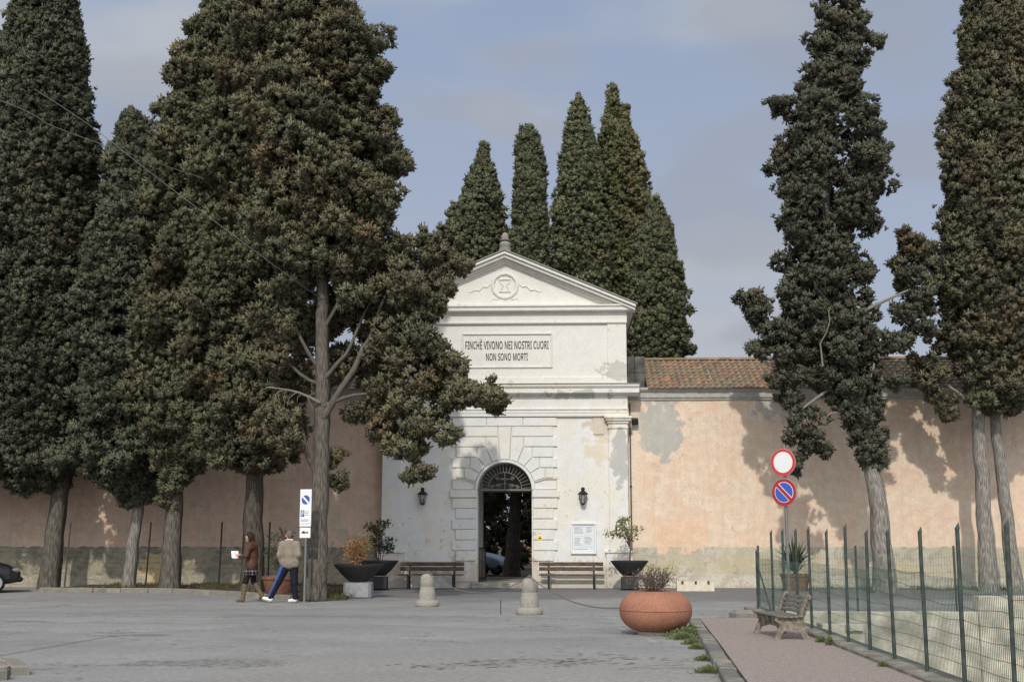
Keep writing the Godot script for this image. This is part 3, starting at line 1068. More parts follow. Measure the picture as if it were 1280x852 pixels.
func person_walking_man(at: Vector3):
	var t := thing("person", "person in beige hooded jacket and navy track trousers with blue stripe striding", "person", at)
	var fwd := Vector3(-0.55, -0.12, -0.82).normalized()
	var hc := Vector3(-0.15, 1.63, -0.02)
	var arm_l := bn(-0.31, 1.42, 0.02, -0.36, 1.16, 0.06, 0.052, 0.044)
	var fore_l := [Vector3(-0.36, 1.16, 0.06), Vector3(-0.31, 0.95, 0.0), 0.042, 0.03]
	var arm_r := bn(0.07, 1.42, 0.0, 0.12, 1.17, 0.08, 0.052, 0.044)
	var fore_r := [Vector3(0.12, 1.17, 0.08), Vector3(0.06, 0.98, -0.02), 0.042, 0.03]
	var legs := [bn(-0.18, 0.93, 0.0, -0.37, 0.51, 0.0, 0.098, 0.065), bn(-0.37, 0.51, 0.0, -0.555, 0.12, 0.02, 0.062, 0.042), bn(0.0, 0.92, 0.0, 0.02, 0.49, 0.02, 0.098, 0.065), bn(0.02, 0.49, 0.02, 0.06, 0.1, 0.02, 0.062, 0.042), bn(-0.56, 0.07, 0.02, -0.74, 0.1, -0.02, 0.036, 0.032), bn(0.05, 0.06, 0.02, -0.1, 0.04, -0.05, 0.036, 0.032)]
	var torso := [bn(-0.17, 0.96, 0.0, -0.02, 0.96, 0.0, 0.115, 0.115), bn(-0.1, 0.98, 0, -0.11, 1.2, 0, 0.13, 0.13), bn(-0.11, 1.2, 0, -0.12, 1.36, 0, 0.135, 0.13), bn(-0.25, 1.4, 0.0, 0.01, 1.4, 0.0, 0.085, 0.085)]
	var neck := [Vector3(-0.12, 1.42, 0), hc + Vector3(0.01, -0.03, 0.01), 0.06, 0.056]
	var st := mb()
	blend(st, torso + [neck, arm_l, fore_l, arm_r, fore_r] + legs, 0.02, 0.05)
	blend(st, head_bones(hc, fwd) + [neck], 0.009, 0.02)
	blend(st, hand_bones(fore_l[1], Vector3(0.1, -1, 0), Vector3(1, 0, 0), 0.4), 0.006, 0.008)
	blend(st, hand_bones(fore_r[1], Vector3(-0.3, -1, -0.1), Vector3(-1, 0, 0), 0.4), 0.006, 0.008)
	obj("body", st, M.skin, t)
	face_parts(t, hc, fwd)
	var j := []
	for b in torso: j.append([b[0], b[1], b[2] + 0.032, b[3] + 0.032])
	for b in [arm_l, arm_r]: j.append([b[0], b[1], b[2] + 0.03, b[3] + 0.026])
	for b in [fore_l, fore_r]: j.append([b[0], b[0].lerp(b[1], 0.94), b[2] + 0.026, b[3] + 0.022])
	j.append(bn(-0.2, 0.92, 0.0, 0.01, 0.92, 0.0, 0.115, 0.115))
	st = mb()
	blend(st, j, 0.018, 0.045)
	var jk := obj("jacket", st, M.jacket, t)
	st = mb()
	blend(st, [bn(-0.2, 1.47, 0.05, -0.04, 1.47, 0.05, 0.06, 0.06), bn(-0.12, 1.44, 0.09, -0.12, 1.36, 0.12, 0.08, 0.05)], 0.015, 0.04)
	obj("hood", st, M.jacket, jk)
	st = mb()
	blend(st, [bn(-0.2, 1.5, 0.02, -0.07, 1.51, 0.03, 0.048, 0.048)], 0.012, 0.02)
	obj("collar", st, M.collar, jk)
	st = mb()
	box(st, Vector3(-0.25, 0.99, 0.142), Vector3(0.05, 1.03, 0.158), 0.006)
	obj("waistband", st, M.jacket, jk)
	var tb := [bn(-0.17, 0.93, 0.0, -0.02, 0.93, 0.0, 0.12, 0.12)]
	for b in legs.slice(0, 4): tb.append([b[0], b[1], b[2] + 0.018, b[3] + 0.022])
	st = mb()
	blend(st, tb, 0.018, 0.045)
	var tr := obj("trousers", st, M.trousers, t)
	# blue stripe down the outer seam
	st = mb()
	var sp := [Vector3(-0.26, 0.93, 0.07), Vector3(-0.345, 0.72, 0.07), Vector3(-0.425, 0.52, 0.055), Vector3(-0.52, 0.32, 0.05), Vector3(-0.595, 0.14, 0.05)]
	var rs := [0.05, 0.045, 0.034, 0.028, 0.024]
	tube(st, sp, rs, 8)
	obj("stripe", st, M.stripe, tr)
	for i in 2:
		var f = legs[4 + i]
		st = mb()
		blend(st, [[f[0], f[1], 0.05, 0.042], [f[0] + Vector3(0.02, 0.02, 0), f[0], 0.048, 0.05]], 0.014, 0.03)
		obj("shoe", st, M.shoe, t)
	st = mb()
	blend(st, [[hc + Vector3(0.02, 0.05, 0.03), hc + Vector3(0.0, 0.06, 0.0), 0.082, 0.08], [hc + Vector3(0.03, 0.0, 0.05), hc + Vector3(0.03, -0.03, 0.04), 0.055, 0.05]], 0.011, 0.03)
	obj("hair", st, M.hair_grey, t)

# ------------------------------------------------------------------ the gate
func gate():
	var t := thing("gate_building", "white pedimented cemetery gatehouse with arched rusticated doorway", "gatehouse", Vector3(GX, 0, GZ))
	var F: StandardMaterial3D = M.facade
	var HW := 3.945
	var door := [Vector2(-0.87, 0.0), Vector2(-0.87, 3.09)]
	for i in range(1, 24):
		var a := PI - PI * i / 24.0
		door.append(Vector2(cos(a) * 0.87, 3.09 + sin(a) * 0.87))
	door.append_array([Vector2(0.87, 3.09), Vector2(0.87, 0.0)])
	var outline: Array = [Vector2(-HW, 0)] + door + [Vector2(HW, 0), Vector2(HW, 6.42), Vector2(-HW, 6.42)]
	var st := mb()
	prism(st, outline, -0.75, 0.0)
	obj("wall", st, F, t)
	# upper storey and tympanum
	st = mb()
	prism(st, [Vector2(-HW, 6.42), Vector2(HW, 6.42), Vector2(HW, 9.1), Vector2(0, 10.78), Vector2(-HW, 9.1)], -5.5, 0.0)
	obj("wall", st, F, t)
	# side, back and passage walls, ceiling
	for s in [-1.0, 1.0]:
		st = mb()
		box(st, Vector3(s * HW, 0, -5.5), Vector3(s * 3.5, 6.417, -0.753))
		obj("wall", st, F, t)
		st = mb()
		box(st, Vector3(s * 1.28, 0, -5.1), Vector3(s * 1.1, 4.2, -0.753))
		obj("wall", st, M.white_plaster, t)
		st = mb()
		box(st, Vector3(s * 3.497, 0, -5.5), Vector3(s * 1.1, 6.417, -5.103))
		obj("wall", st, M.white_plaster, t)
	st = mb()
	box(st, Vector3(-1.28, 4.203, -5.1), Vector3(1.28, 4.4, -0.753))
	obj("ceiling", st, M.white_plaster, t)
	st = mb()
	box(st, Vector3(-1.097, 3.2, -5.5), Vector3(1.097, 6.417, -5.103))
	obj("wall", st, M.white_plaster, t)
	# inner door frame standing in the passage
	for s in [-1.0, 1.0]:
		st = mb()
		box(st, Vector3(s * 1.1, 0, -4.2), Vector3(s * 0.86, 1.1, -3.6), 0.02)
		box(st, Vector3(s * 1.1, 1.1, -4.16), Vector3(s * 0.9, 1.2, -3.64), 0.02)
		box(st, Vector3(s * 1.1, 1.2, -4.12), Vector3(s * 0.93, 4.2, -3.68), 0.02)
		obj("inner_pilaster", st, F, t)
	# step
	st = mb()
	box(st, Vector3(-1.05, 0, -5.5), Vector3(1.05, 0.17, 0.26), 0.015)
	obj("step", st, M.step, t)
	# archivolt ring
	var ring := [Vector2(-0.95, 3.093)]
	for i in range(1, 25): ring.append(Vector2(-cos(PI * i / 25.0) * 0.95, 3.093 + sin(PI * i / 25.0) * 0.95))
	ring.append(Vector2(0.95, 3.093))
	for i in range(0, 26): ring.append(Vector2(cos(PI * i / 25.0) * 0.868, 3.093 + sin(PI * i / 25.0) * 0.868))
	st = mb()
	prism(st, ring, 0.002, 0.085, 0.012)
	obj("archivolt", st, F, t)
	# rusticated blocks
	var lv := [3.09, 3.46, 3.79, 4.12, 4.46, 4.79, 5.12, 5.42]
	var gap := 0.011
	var ang := [15.5, 33.0, 50.0, 65.0, 80.5]
	var xv := [1.31, 1.12, 0.89, 0.615]
	var R := 0.965
	var blocks := []
	for s in [-1.0, 1.0]:
		var arc := func(a0: float, a1: float) -> Array:
			var r := []
			for k in 5:
				var a := deg_to_rad(lerpf(a0, a1, k / 4.0))
				r.append(Vector2(s * cos(a) * R, 3.09 + sin(a) * R))
			return r
		# jamb courses below the impost
		for k in 6:
			var y1 := 2.83 - 0.333 * k
			var o := 1.70 if k % 2 == 0 else 1.58
			blocks.append([[Vector2(s * 0.905, y1 - 0.333), Vector2(s * o, y1 - 0.333), Vector2(s * o, y1), Vector2(s * 0.905, y1)], 0.055])
		blocks.append([[Vector2(s * 0.9, 0.18), Vector2(s * 1.62, 0.18), Vector2(s * 1.62, 0.832), Vector2(s * 0.9, 0.832)], 0.03])
		blocks.append([[Vector2(s * 0.875, 2.835), Vector2(s * 1.76, 2.835), Vector2(s * 1.76, 3.088), Vector2(s * 0.875, 3.088)], 0.09])
		# course beside the spring of the arch
		blocks.append([[Vector2(s * 0.967, 3.093), Vector2(s * 1.70, 3.093), Vector2(s * 1.70, lv[1]), Vector2(s * xv[0], lv[1])] + arc.call(ang[0], 0.4), 0.055])
		for k in 4:
			var yb: float = lv[k + 1]
			var yt: float = lv[k + 2]
			var o := 1.58 if k % 2 == 0 else 1.70
			blocks.append([[Vector2(s * xv[k], yb), Vector2(s * o, yb), Vector2(s * o, yt), Vector2(s * xv[k], yt)], 0.055])
			var nx: float = xv[k + 1] if k < 3 else 0.195
			var poly := [Vector2(s * xv[k], yb), Vector2(s * xv[k], yt), Vector2(s * nx, yt)]
			poly.append_array(arc.call(ang[k + 1], ang[k]))
			blocks.append([poly, 0.055])
		blocks.append([[Vector2(s * 0.208, lv[5]), Vector2(s * 1.58, lv[5]), Vector2(s * 1.58, lv[6]), Vector2(s * 0.222, lv[6])], 0.055])
		blocks.append([[Vector2(s * 0.59, lv[6]), Vector2(s * 1.70, lv[6]), Vector2(s * 1.70, lv[7]), Vector2(s * 0.59, lv[7])], 0.055])
	var key := [Vector2(-0.222, lv[6]), Vector2(0.222, lv[6])]
	for k in 5:
		var a := deg_to_rad(lerpf(80.5, 99.5, k / 4.0))
		key.append(Vector2(cos(a) * R, 3.09 + sin(a) * R))
	blocks.append([key, 0.07])
	blocks.append([[Vector2(-0.59, lv[6]), Vector2(0.59, lv[6]), Vector2(0.59, lv[7]), Vector2(-0.59, lv[7])], 0.055])
	for b in blocks:
		st = mb()
		prism(st, inset(ccw(b[0]), gap), 0.002, b[1], 0.014)
		obj("stone_block", st, F, t)
	# pilasters with plinth and capital
	for s in [-1.0, 1.0]:
		st = mb()
		box(st, Vector3(s * 3.345, 1.23, 0.003), Vector3(s * 3.955, 5.04, 0.085), 0.012)
		obj("pilaster", st, F, t)
		st = mb()
		box(st, Vector3(s * 3.225, 0, 0.003), Vector3(s * 4.06, 1.09, 0.16), 0.012)
		box(st, Vector3(s * 3.19, 1.09, 0.003), Vector3(s * 4.09, 1.16, 0.2), 0.015)
		box(st, Vector3(s * 3.29, 1.16, 0.003), Vector3(s * 4.0, 1.23, 0.13), 0.015)
		obj("plinth", st, F, t)
		st = mb()
		box(st, Vector3(s * 3.32, 5.04, 0.003), Vector3(s * 3.98, 5.11, 0.12), 0.012)
		box(st, Vector3(s * 3.34, 5.11, 0.003), Vector3(s * 3.96, 5.2, 0.09), 0.006)
		box(st, Vector3(s * 3.3, 5.2, 0.003), Vector3(s * 4.0, 5.28, 0.14), 0.02)
		box(st, Vector3(s * 3.25, 5.28, 0.003), Vector3(s * 4.06, 5.36, 0.19), 0.02)
		box(st, Vector3(s * 3.21, 5.36, 0.003), Vector3(s * 4.09, 5.438, 0.23), 0.01)
		obj("capital", st, F, t)
	st = mb()
	box(st, Vector3(2.86, 4.86, 0.003), Vector3(3.2, 5.438, 0.03), 0.006)
	obj("plaque", st, F, t)
	# entablature
	st = mb()
	mould(st, [Vector2(0.002, 5.44), Vector2(0.1, 5.44), Vector2(0.1, 5.545), Vector2(0.115, 5.55), Vector2(0.115, 5.63), Vector2(0.145, 5.655), Vector2(0.145, 5.69), Vector2(0.002, 5.69)], -3.99, 3.99)
	obj("architrave", st, F, t)
	st = mb()
	box(st, Vector3(-3.97, 5.692, 0.002), Vector3(3.97, 6.108, 0.095))
	obj("frieze", st, F, t)
	st = mb()
	mould(st, [Vector2(-0.3, 6.11), Vector2(0.13, 6.11), Vector2(0.15, 6.15), Vector2(0.33, 6.18), Vector2(0.33, 6.33), Vector2(0.36, 6.34), Vector2(0.4, 6.39), Vector2(0.4, 6.45), Vector2(0.1, 6.5), Vector2(-0.3, 6.5)], -4.34, 4.34)
	obj("cornice", st, F, t)
	st = mb()
	mould(st, [Vector2(-0.33, 6.503), Vector2(0.43, 6.455), Vector2(0.43, 6.475), Vector2(-0.33, 6.53)], -4.37, 4.37)
	obj("drip_edge", st, M.lichen, t)
	# upper storey trim
	st = mb()
	box(st, Vector3(-3.97, 6.5, 0.002), Vector3(3.97, 6.72, 0.06), 0.012)
	obj("base_band", st, F, t)
	for s in [-1.0, 1.0]:
		st = mb()
		box(st, Vector3(s * 3.345, 6.722, 0.002), Vector3(s * 3.965, 8.47, 0.045), 0.01)
		obj("corner_strip", st, F, t)
	st = mb()
	mould(st, [Vector2(0.002, 8.472), Vector2(0.075, 8.472), Vector2(0.1, 8.5), Vector2(0.1, 8.535), Vector2(0.06, 8.54), Vector2(0.06, 8.84), Vector2(0.002, 8.84)], -3.985, 3.985)
	obj("frieze", st, F, t)
	st = mb()
	mould(st, [Vector2(0.002, 8.842), Vector2(0.09, 8.842), Vector2(0.12, 8.87), Vector2(0.26, 8.89), Vector2(0.26, 8.98), Vector2(0.31, 9.02), Vector2(0.31, 9.07), Vector2(0.002, 9.12)], -4.26, 4.26)
	obj("cornice", st, F, t)
	# inscription panel
	st = mb()
	for e in [[-1.41, 7.03, 1.56, 7.085], [-1.41, 8.125, 1.56, 8.18], [-1.41, 7.087, -1.355, 8.123], [1.505, 7.087, 1.56, 8.123]]:
		box(st, Vector3(e[0], e[1], 0.002), Vector3(e[2], e[3], 0.05), 0.016)
	obj("panel_frame", st, F, t)
	var font := SystemFont.new()
	font.font_names = PackedStringArray(["Droid Sans"])
	for l in [["FINCHÈ VIVONO NEI NOSTRI CUORI", 7.78, 2.72, 0.25], ["NON SONO MORTI", 7.40, 1.36, 0.23]]:
		var tm := TextMesh.new()
		tm.font = font
		tm.text = l[0]
		tm.font_size = 64
		tm.pixel_size = 0.01
		tm.depth = 0.02
		tm.curve_step = 2.0
		var ab := tm.get_aabb()
		var o := MeshInstance3D.new()
		o.mesh = tm
		o.material_override = M.letter
		o.name = "lettering"
		var sx: float = l[2] / ab.size.x
		var sy: float = l[3] / 0.457
		o.scale = Vector3(sx, sy, 1.0)
		o.position = Vector3(0.07 - (ab.position.x + ab.size.x * 0.5) * sx, l[1] - 0.0, 0.012)
		var cy := ab.position.y + 0.457 * 0.5
		o.position.y = l[1] - cy * sy
		t.add_child(o, true)
	# pediment: roof and raking mouldings
	var ya := 10.9
	var ye := 9.1
	var xe := 4.27
	var bands := [[0.0, 0.05, -5.9, 0.46, "roof", M.lichen, 0.06], [0.052, 0.15, -0.3, 0.42, "raking_cornice", F, 0.0], [0.152, 0.25, -0.3, 0.34, "raking_cornice", F, -0.02], [0.252, 0.34, -0.3, 0.17, "raking_cornice", F, -0.3], [0.342, 0.4, 0.002, 0.1, "raking_cornice", F, -0.5]]
	for b in bands:
		var x: float = xe + b[6]
		var sl := (ya - ye) / xe
		var e := ya - sl * x
		st = mb()
		prism(st, [Vector2(-x, e - b[0]), Vector2(0, ya - b[0]), Vector2(x, e - b[0]), Vector2(x, e - b[1]), Vector2(0, ya - b[1]), Vector2(-x, e - b[1])], b[2], b[3], 0.012)
		obj(b[4], st, b[5], t)
	# soffit boards of the side eaves
	for s in [-1.0, 1.0]:
		st = mb()
		box(st, Vector3(s * 3.95, 8.86, -5.7), Vector3(s * 4.22, 9.0, -0.31))
		obj("eave", st, F, t)
	# finial
	st = mb()
	box(st, Vector3(-0.19, 10.8, -0.2), Vector3(0.19, 10.94, 0.2), 0.02)
	lathe(st, [Vector2(0.2, 10.94), Vector2(0.21, 11.0), Vector2(0.17, 11.03), Vector2(0.2, 11.14), Vector2(0.15, 11.22), Vector2(0.1, 11.25), Vector2(0.17, 11.28), Vector2(0.18, 11.31), Vector2(0.12, 11.34), Vector2(0.13, 11.42), Vector2(0.09, 11.5), Vector2(0.05, 11.55), Vector2(0.001, 11.56)], 14)
	var fo := obj("finial", st, M.lichen, t)
	# medallion with an hourglass in a wreath, ribbons to both sides
	st = mb()
	var wr := []
	for i in 33: wr.append(Vector3(cos(TAU * i / 32.0) * 0.4, 9.76 + sin(TAU * i / 32.0) * 0.4, 0.012))
	var wrr := []
	for i in 33: wrr.append(0.058 + 0.012 * sin(i * 2.4))
	tube(st, wr, wrr, 8)
	var med := obj("medallion", st, F, t)
	st = mb()
	for s in [-1.0, 1.0]:
		tube(st, v3([[s * 0.17, 9.95, 0.01], [s * 0.13, 9.86, 0.01], [s * 0.05, 9.76, 0.01], [s * 0.12, 9.66, 0.01], [s * 0.16, 9.58, 0.01]]), 0.022, 6)
	box(st, Vector3(-0.2, 9.95, 0.002), Vector3(0.2, 9.985, 0.04), 0.008)
	box(st, Vector3(-0.2, 9.545, 0.002), Vector3(0.2, 9.58, 0.04), 0.008)
	obj("hourglass_relief", st, F, med)
	for s in [-1.0, 1.0]:
		st = mb()
		tube(st, v3([[s * 0.46, 9.82, 0.0], [s * 0.6, 9.72, 0.01], [s * 0.72, 9.74, 0.01], [s * 0.85, 9.6, 0.01], [s * 1.0, 9.62, 0.01], [s * 1.15, 9.55, 0.01], [s * 1.25, 9.58, 0.0]]), [0.02, 0.03, 0.026, 0.03, 0.026, 0.022, 0.008], 6)
		obj("ribbon", st, F, med)
		st = mb()
		tube(st, v3([[s * 0.1, 9.34, 0.0], [s * 0.25, 9.3, 0.01], [s * 0.4, 9.33, 0.01], [s * 0.5, 9.22, 0.0]]), [0.012, 0.022, 0.022, 0.008], 6)
		obj("ribbon", st, F, med)
	# iron fanlight
	st = mb()
	box(st, Vector3(-0.87, 3.06, -0.145), Vector3(0.87, 3.12, -0.095), 0.006)
	var tbar := obj("transom_bar", st, M.iron_pale, t)
	for i in range(0, 20):
		var a := PI * (i + 0.5) / 20.0
		st = mb()
		tube(st, [Vector3(cos(a) * 0.54, 3.1 + sin(a) * 0.54, -0.12), Vector3(cos(a) * 0.87, 3.1 + sin(a) * 0.86, -0.12)], 0.011, 6)
		obj("fanlight_bar", st, M.iron_pale, t)
	st = mb()
	var rp := []
	for i in 25: rp.append(Vector3(cos(PI * i / 24.0) * 0.54, 3.12 + sin(PI * i / 24.0) * 0.53, -0.12))
	tube(st, rp, 0.014, 6)
	obj("fanlight_ring", st, M.iron_pale, t)
	st = mb()
	box(st, Vector3(-0.014, 3.12, -0.135), Vector3(0.014, 3.64, -0.105))
	box(st, Vector3(-0.11, 3.44, -0.134), Vector3(0.11, 3.468, -0.106))
	obj("iron_cross", st, M.iron_pale, t)
	for s in [-1.0, 1.0]:
		for q in [[0.21, 3.21, 0.085, 1.0], [0.4, 3.2, 0.07, -1.0], [0.24, 3.46, 0.07, 1.0]]:
			st = mb()
			var sp := []
			for i in 26:
				var u := i / 25.0
				var a: float = u * 10.0 * q[3]
				var rr: float = q[2] * (1.0 - u * 0.8)
				sp.append(Vector3(s * (q[0] + cos(a) * rr), q[1] + sin(a) * rr, -0.12))
			tube(st, sp, 0.01, 6)
			tube(st, [Vector3(s * (q[0] + q[2]), q[1], -0.12), Vector3(s * 0.02, q[1] - 0.05 if q[1] > 3.3 else 3.3, -0.12)], 0.009, 6)
			obj("iron_scroll", st, M.iron_pale, t)
	# iron gate leaf folded back in the passage
	var lf := thing("iron_gate", "low iron gate leaf folded open against left jamb of doorway", "gate", Vector3(GX - 0.84, 0.17, GZ - 0.5), PI * 0.44)
	for i in 5:
		st = mb()
		box(st, Vector3(0.05 + i * 0.19, 0.0, -0.012), Vector3(0.075 + i * 0.19, 1.05, 0.012))
		obj("bar", st, M.iron, lf)
	st = mb()
	box(st, Vector3(0.04, 1.053, -0.02), Vector3(0.86, 1.09, 0.02))
	obj("rail", st, M.iron, lf)
	st = mb()
	box(st, Vector3(0.04, 0.1, -0.016), Vector3(0.86, 0.14, 0.016))
	obj("rail", st, M.iron, lf)

func lantern(x: float, label: String):
	var t := thing("wall_lantern", label, "lantern", Vector3(x, 2.55, GZ + 0.001), 0.0, "lanterns beside the doorway")
	var st := mb()
	box(st, Vector3(-0.05, 0.06, 0), Vector3(0.05, 0.26, 0.03), 0.008)
	tube(st, v3([[0, 0.12, 0.02], [0, 0.06, 0.1], [0, 0.08, 0.18]]), 0.014, 8)
	obj("bracket", st, M.iron, t)
	st = mb()
	for k in 6:
		var a := TAU * k / 6.0
		tube(st, [Vector3(cos(a) * 0.075, 0.1, 0.18 + sin(a) * 0.075), Vector3(cos(a) * 0.13, 0.38, 0.18 + sin(a) * 0.13)], 0.009, 5)
	lathe(st, [Vector2(0.001, 0.06), Vector2(0.05, 0.07), Vector2(0.085, 0.1), Vector2(0.085, 0.115), Vector2(0.001, 0.115)], 6, Transform3D(Basis.IDENTITY, Vector3(0, 0, 0.18)))
	obj("cage", st, M.iron, t)
	st = mb()
	lathe(st, [Vector2(0.07, 0.115), Vector2(0.122, 0.38)], 6, Transform3D(Basis.IDENTITY, Vector3(0, 0, 0.18)))
	obj("glass", st, M.lamp_glass, t)
	st = mb()
	lathe(st, [Vector2(0.001, 0.375), Vector2(0.16, 0.38), Vector2(0.165, 0.4), Vector2(0.11, 0.46), Vector2(0.06, 0.49), Vector2(0.055, 0.54), Vector2(0.07, 0.55), Vector2(0.05, 0.6), Vector2(0.001, 0.62)], 6, Transform3D(Basis.IDENTITY, Vector3(0, 0, 0.18)))
	obj("cap", st, M.iron, t)

func wall_bench(x0: float, x1: float, label: String):
	var t := thing("wall_bench", label, "bench", Vector3((x0 + x1) * 0.5, 0, GZ + 0.75), 0.0, "plank benches beside the doorway")
	var h := (x1 - x0) * 0.5
	for y in [0.7, 0.55]:
		var st := mb()
		box(st, Vector3(-h, y, -0.225 - (y - 0.55) * 0.25), Vector3(h, y + 0.12, -0.19 - (y - 0.55) * 0.25), 0.008)
		obj("back_slat", st, M.bench_wood, t)
	for z in [-0.12, 0.03, 0.18]:
		var st := mb()
		box(st, Vector3(-h, 0.42, z), Vector3(h, 0.455, z + 0.13), 0.008)
		obj("seat_slat", st, M.bench_wood, t)
	for s in [-1.0, 1.0]:
		var st := mb()
		var xx: float = s * (h - 0.3)
		prism(st, [Vector2(0.3, 0), Vector2(0.24, 0.0), Vector2(0.22, 0.34), Vector2(-0.1, 0.36), Vector2(-0.18, 0.0), Vector2(-0.25, 0.0), Vector2(-0.23, 0.42), Vector2(-0.32, 0.8), Vector2(-0.275, 0.81), Vector2(-0.19, 0.417), Vector2(0.3, 0.417)], -0.03, 0.03, 0.006, Transform3D(Basis(Vector3(0, 0, 1), Vector3(0, 1, 0), Vector3(-1, 0, 0)), Vector3(xx, 0, 0)))
		obj("leg", st, M.cast_iron, t)

func park_bench(at: Vector3, turn: float, label: String):
	# along local X, facing local +Z
	var t := thing("park_bench", label, "bench", at, turn)
	t.scale = Vector3(0.86, 0.8, 0.86)
	for k in 5:
		var st := mb()
		var z := 0.23 - k * 0.095
		box(st, Vector3(-0.78, 0.405 - sin(k * 0.8) * 0.012, z - 0.04), Vector3(0.78, 0.437 - sin(k * 0.8) * 0.012, z + 0.04), 0.008)
		obj("seat_slat", st, M.bench_old, t)
	for k in 4:
		var st := mb()
		var y := 0.5 + k * 0.085
		box(st, Vector3(-0.78, -0.034, -0.015), Vector3(0.78, 0.034, 0.015), 0.008, Transform3D(Basis(Vector3(1, 0, 0), -0.3), Vector3(0, y, -0.22 - k * 0.028)))
		obj("back_slat", st, M.bench_old, t)
	for s in [-1.0, 1.0]:
		var st := mb()
		var poly := [Vector2(0.32, 0.0), Vector2(0.22, 0.0), Vector2(0.16, 0.14), Vector2(0.02, 0.18), Vector2(-0.12, 0.14), Vector2(-0.2, 0.0), Vector2(-0.31, 0.0), Vector2(-0.22, 0.2), Vector2(-0.21, 0.38), Vector2(-0.37, 0.78), Vector2(-0.33, 0.83), Vector2(-0.28, 0.81), Vector2(-0.13, 0.4), Vector2(0.28, 0.4), Vector2(0.3, 0.34), Vector2(0.2, 0.28)]
		prism(st, poly, -0.035, 0.035, 0.01, Transform3D(Basis(Vector3(0, 0, 1), Vector3(0, 1, 0), Vector3(-1, 0, 0)), Vector3(s * 0.66, 0, 0)))
		obj("end_frame", st, M.bench_frame, t)

func bollard(at: Vector3, label: String):
	var t := thing("stone_bollard", label, "bollard", at, 0.0, "stone bollards with chain")
	var st := mb()
	lathe(st, [Vector2(0.27, 0.0), Vector2(0.285, 0.02), Vector2(0.28, 0.1), Vector2(0.25, 0.13), Vector2(0.2, 0.15)], 20)
	obj("base", st, M.granite, t)
	st = mb()
	lathe(st, [Vector2(0.2, 0.14), Vector2(0.19, 0.32), Vector2(0.18, 0.36), Vector2(0.172, 0.37), Vector2(0.172, 0.44), Vector2(0.165, 0.45), Vector2(0.165, 0.462), Vector2(0.172, 0.47), Vector2(0.168, 0.62), Vector2(0.15, 0.69), Vector2(0.11, 0.73), Vector2(0.05, 0.75), Vector2(0.001, 0.752)], 20)
	obj("post", st, M.granite, t)
	st = mb()
	var rp := []
	for i in 13: rp.append(Vector3(cos(TAU * i / 12.0) * 0.03, 0.775 + sin(TAU * i / 12.0) * 0.03, 0))
	tube(st, rp, 0.008, 5)
	obj("ring", st, M.iron_pale, t)

func chain(a: Vector3, b: Vector3, sag: float, label: String):
	var pts := cat(a, b, sag, 90)
	var st := mb()
	var rp := []
	for i in 9: rp.append(Vector3(cos(TAU * i / 8.0) * 0.016, sin(TAU * i / 8.0) * 0.03, 0))
	tube(st, rp, 0.006, 4)
	var link := st.commit()
	st = mb()
	for i in pts.size() - 1:
		var d: Vector3 = pts[i + 1] - pts[i]
		st.append_from(link, 0, Transform3D(basis_up(d, (i % 2) * PI * 0.5, 1.0), (pts[i] + pts[i + 1]) * 0.5))
	var o := obj("chain", st, M.iron_pale)
	tag(o, label, "chain", "chains between bollards")

# ------------------------------------------------------------------ planters and plants
func leafy(parent: Node3D, called: String, c: Vector3, r: Vector3, n: int, size: float, tone: Color, tone2: Color, hollow := 0.3):
	var xfs := []
	var cols := []
	for i in n:
		var d := Vector3(rng.randfn(0, 1), rng.randfn(0, 1), rng.randfn(0, 1)).normalized()
		var k := rng.randf_range(hollow, 1.0)
		xfs.append(Transform3D(basis_up(d + Vector3(rng.randfn(0, 0.4), 0.3 + rng.randfn(0, 0.4), rng.randfn(0, 0.4)), rng.randf() * TAU, size * rng.randf_range(0.6, 1.3)), c + d * r * k))
		var q := tone.lerp(tone2, rng.randf())
		var v := rng.randf_range(0.75, 1.25)
		cols.append(Color(q.r * v, q.g * v, q.b * v))
	var o := multi(called, leaf_mesh, xfs, cols, M.leaf, parent)
	o.set_meta("kind", "stuff")
	return o

func bowl_planter(at: Vector3, rad: float, steel: bool, label: String) -> Node3D:
	var t := thing("bowl_planter", label, "planter", at, 0.0, "dark bowl planters before the wall")
	var st := mb()
	var bw := rad * 0.56
	if steel:
		prism(st, [Vector2(-bw, -bw * 0.45), Vector2(-bw * 0.8, -bw * 0.62), Vector2(bw * 0.8, -bw * 0.62), Vector2(bw, -bw * 0.45), Vector2(bw, bw * 0.6), Vector2(-bw, bw * 0.6)], 0.03, 0.42, 0.02, Transform3D(Basis(Vector3(1, 0, 0), Vector3(0, 0, -1), Vector3(0, 1, 0)), Vector3.ZERO))
	else:
		box(st, Vector3(-bw * 0.8, 0.03, -bw * 0.6), Vector3(bw * 0.8, 0.4, bw * 0.6), 0.02)
	box(st, Vector3(-bw * 0.9, 0, -bw * 0.5), Vector3(bw * 0.9, 0.028, bw * 0.4))
	obj("plinth_block", st, M.steel if steel else M.dark_bowl, t)
	st = mb()
	lathe(st, [Vector2(0.001, 0.45), Vector2(rad * 0.3, 0.43), Vector2(rad * 0.38, 0.44), Vector2(rad * 0.68, 0.62), Vector2(rad * 0.92, 0.8), Vector2(rad, 0.86), Vector2(rad, 0.885), Vector2(rad * 0.95, 0.885), Vector2(rad * 0.88, 0.8), Vector2(rad * 0.8, 0.76)], 32)
	obj("bowl", st, M.dark_bowl, t)
	st = mb()
	lathe(st, [Vector2(0.001, 0.79), Vector2(rad * 0.5, 0.785), Vector2(rad * 0.87, 0.77)].duplicate(), 20)
	var so := obj("soil", st, M.soil, t)
	return t

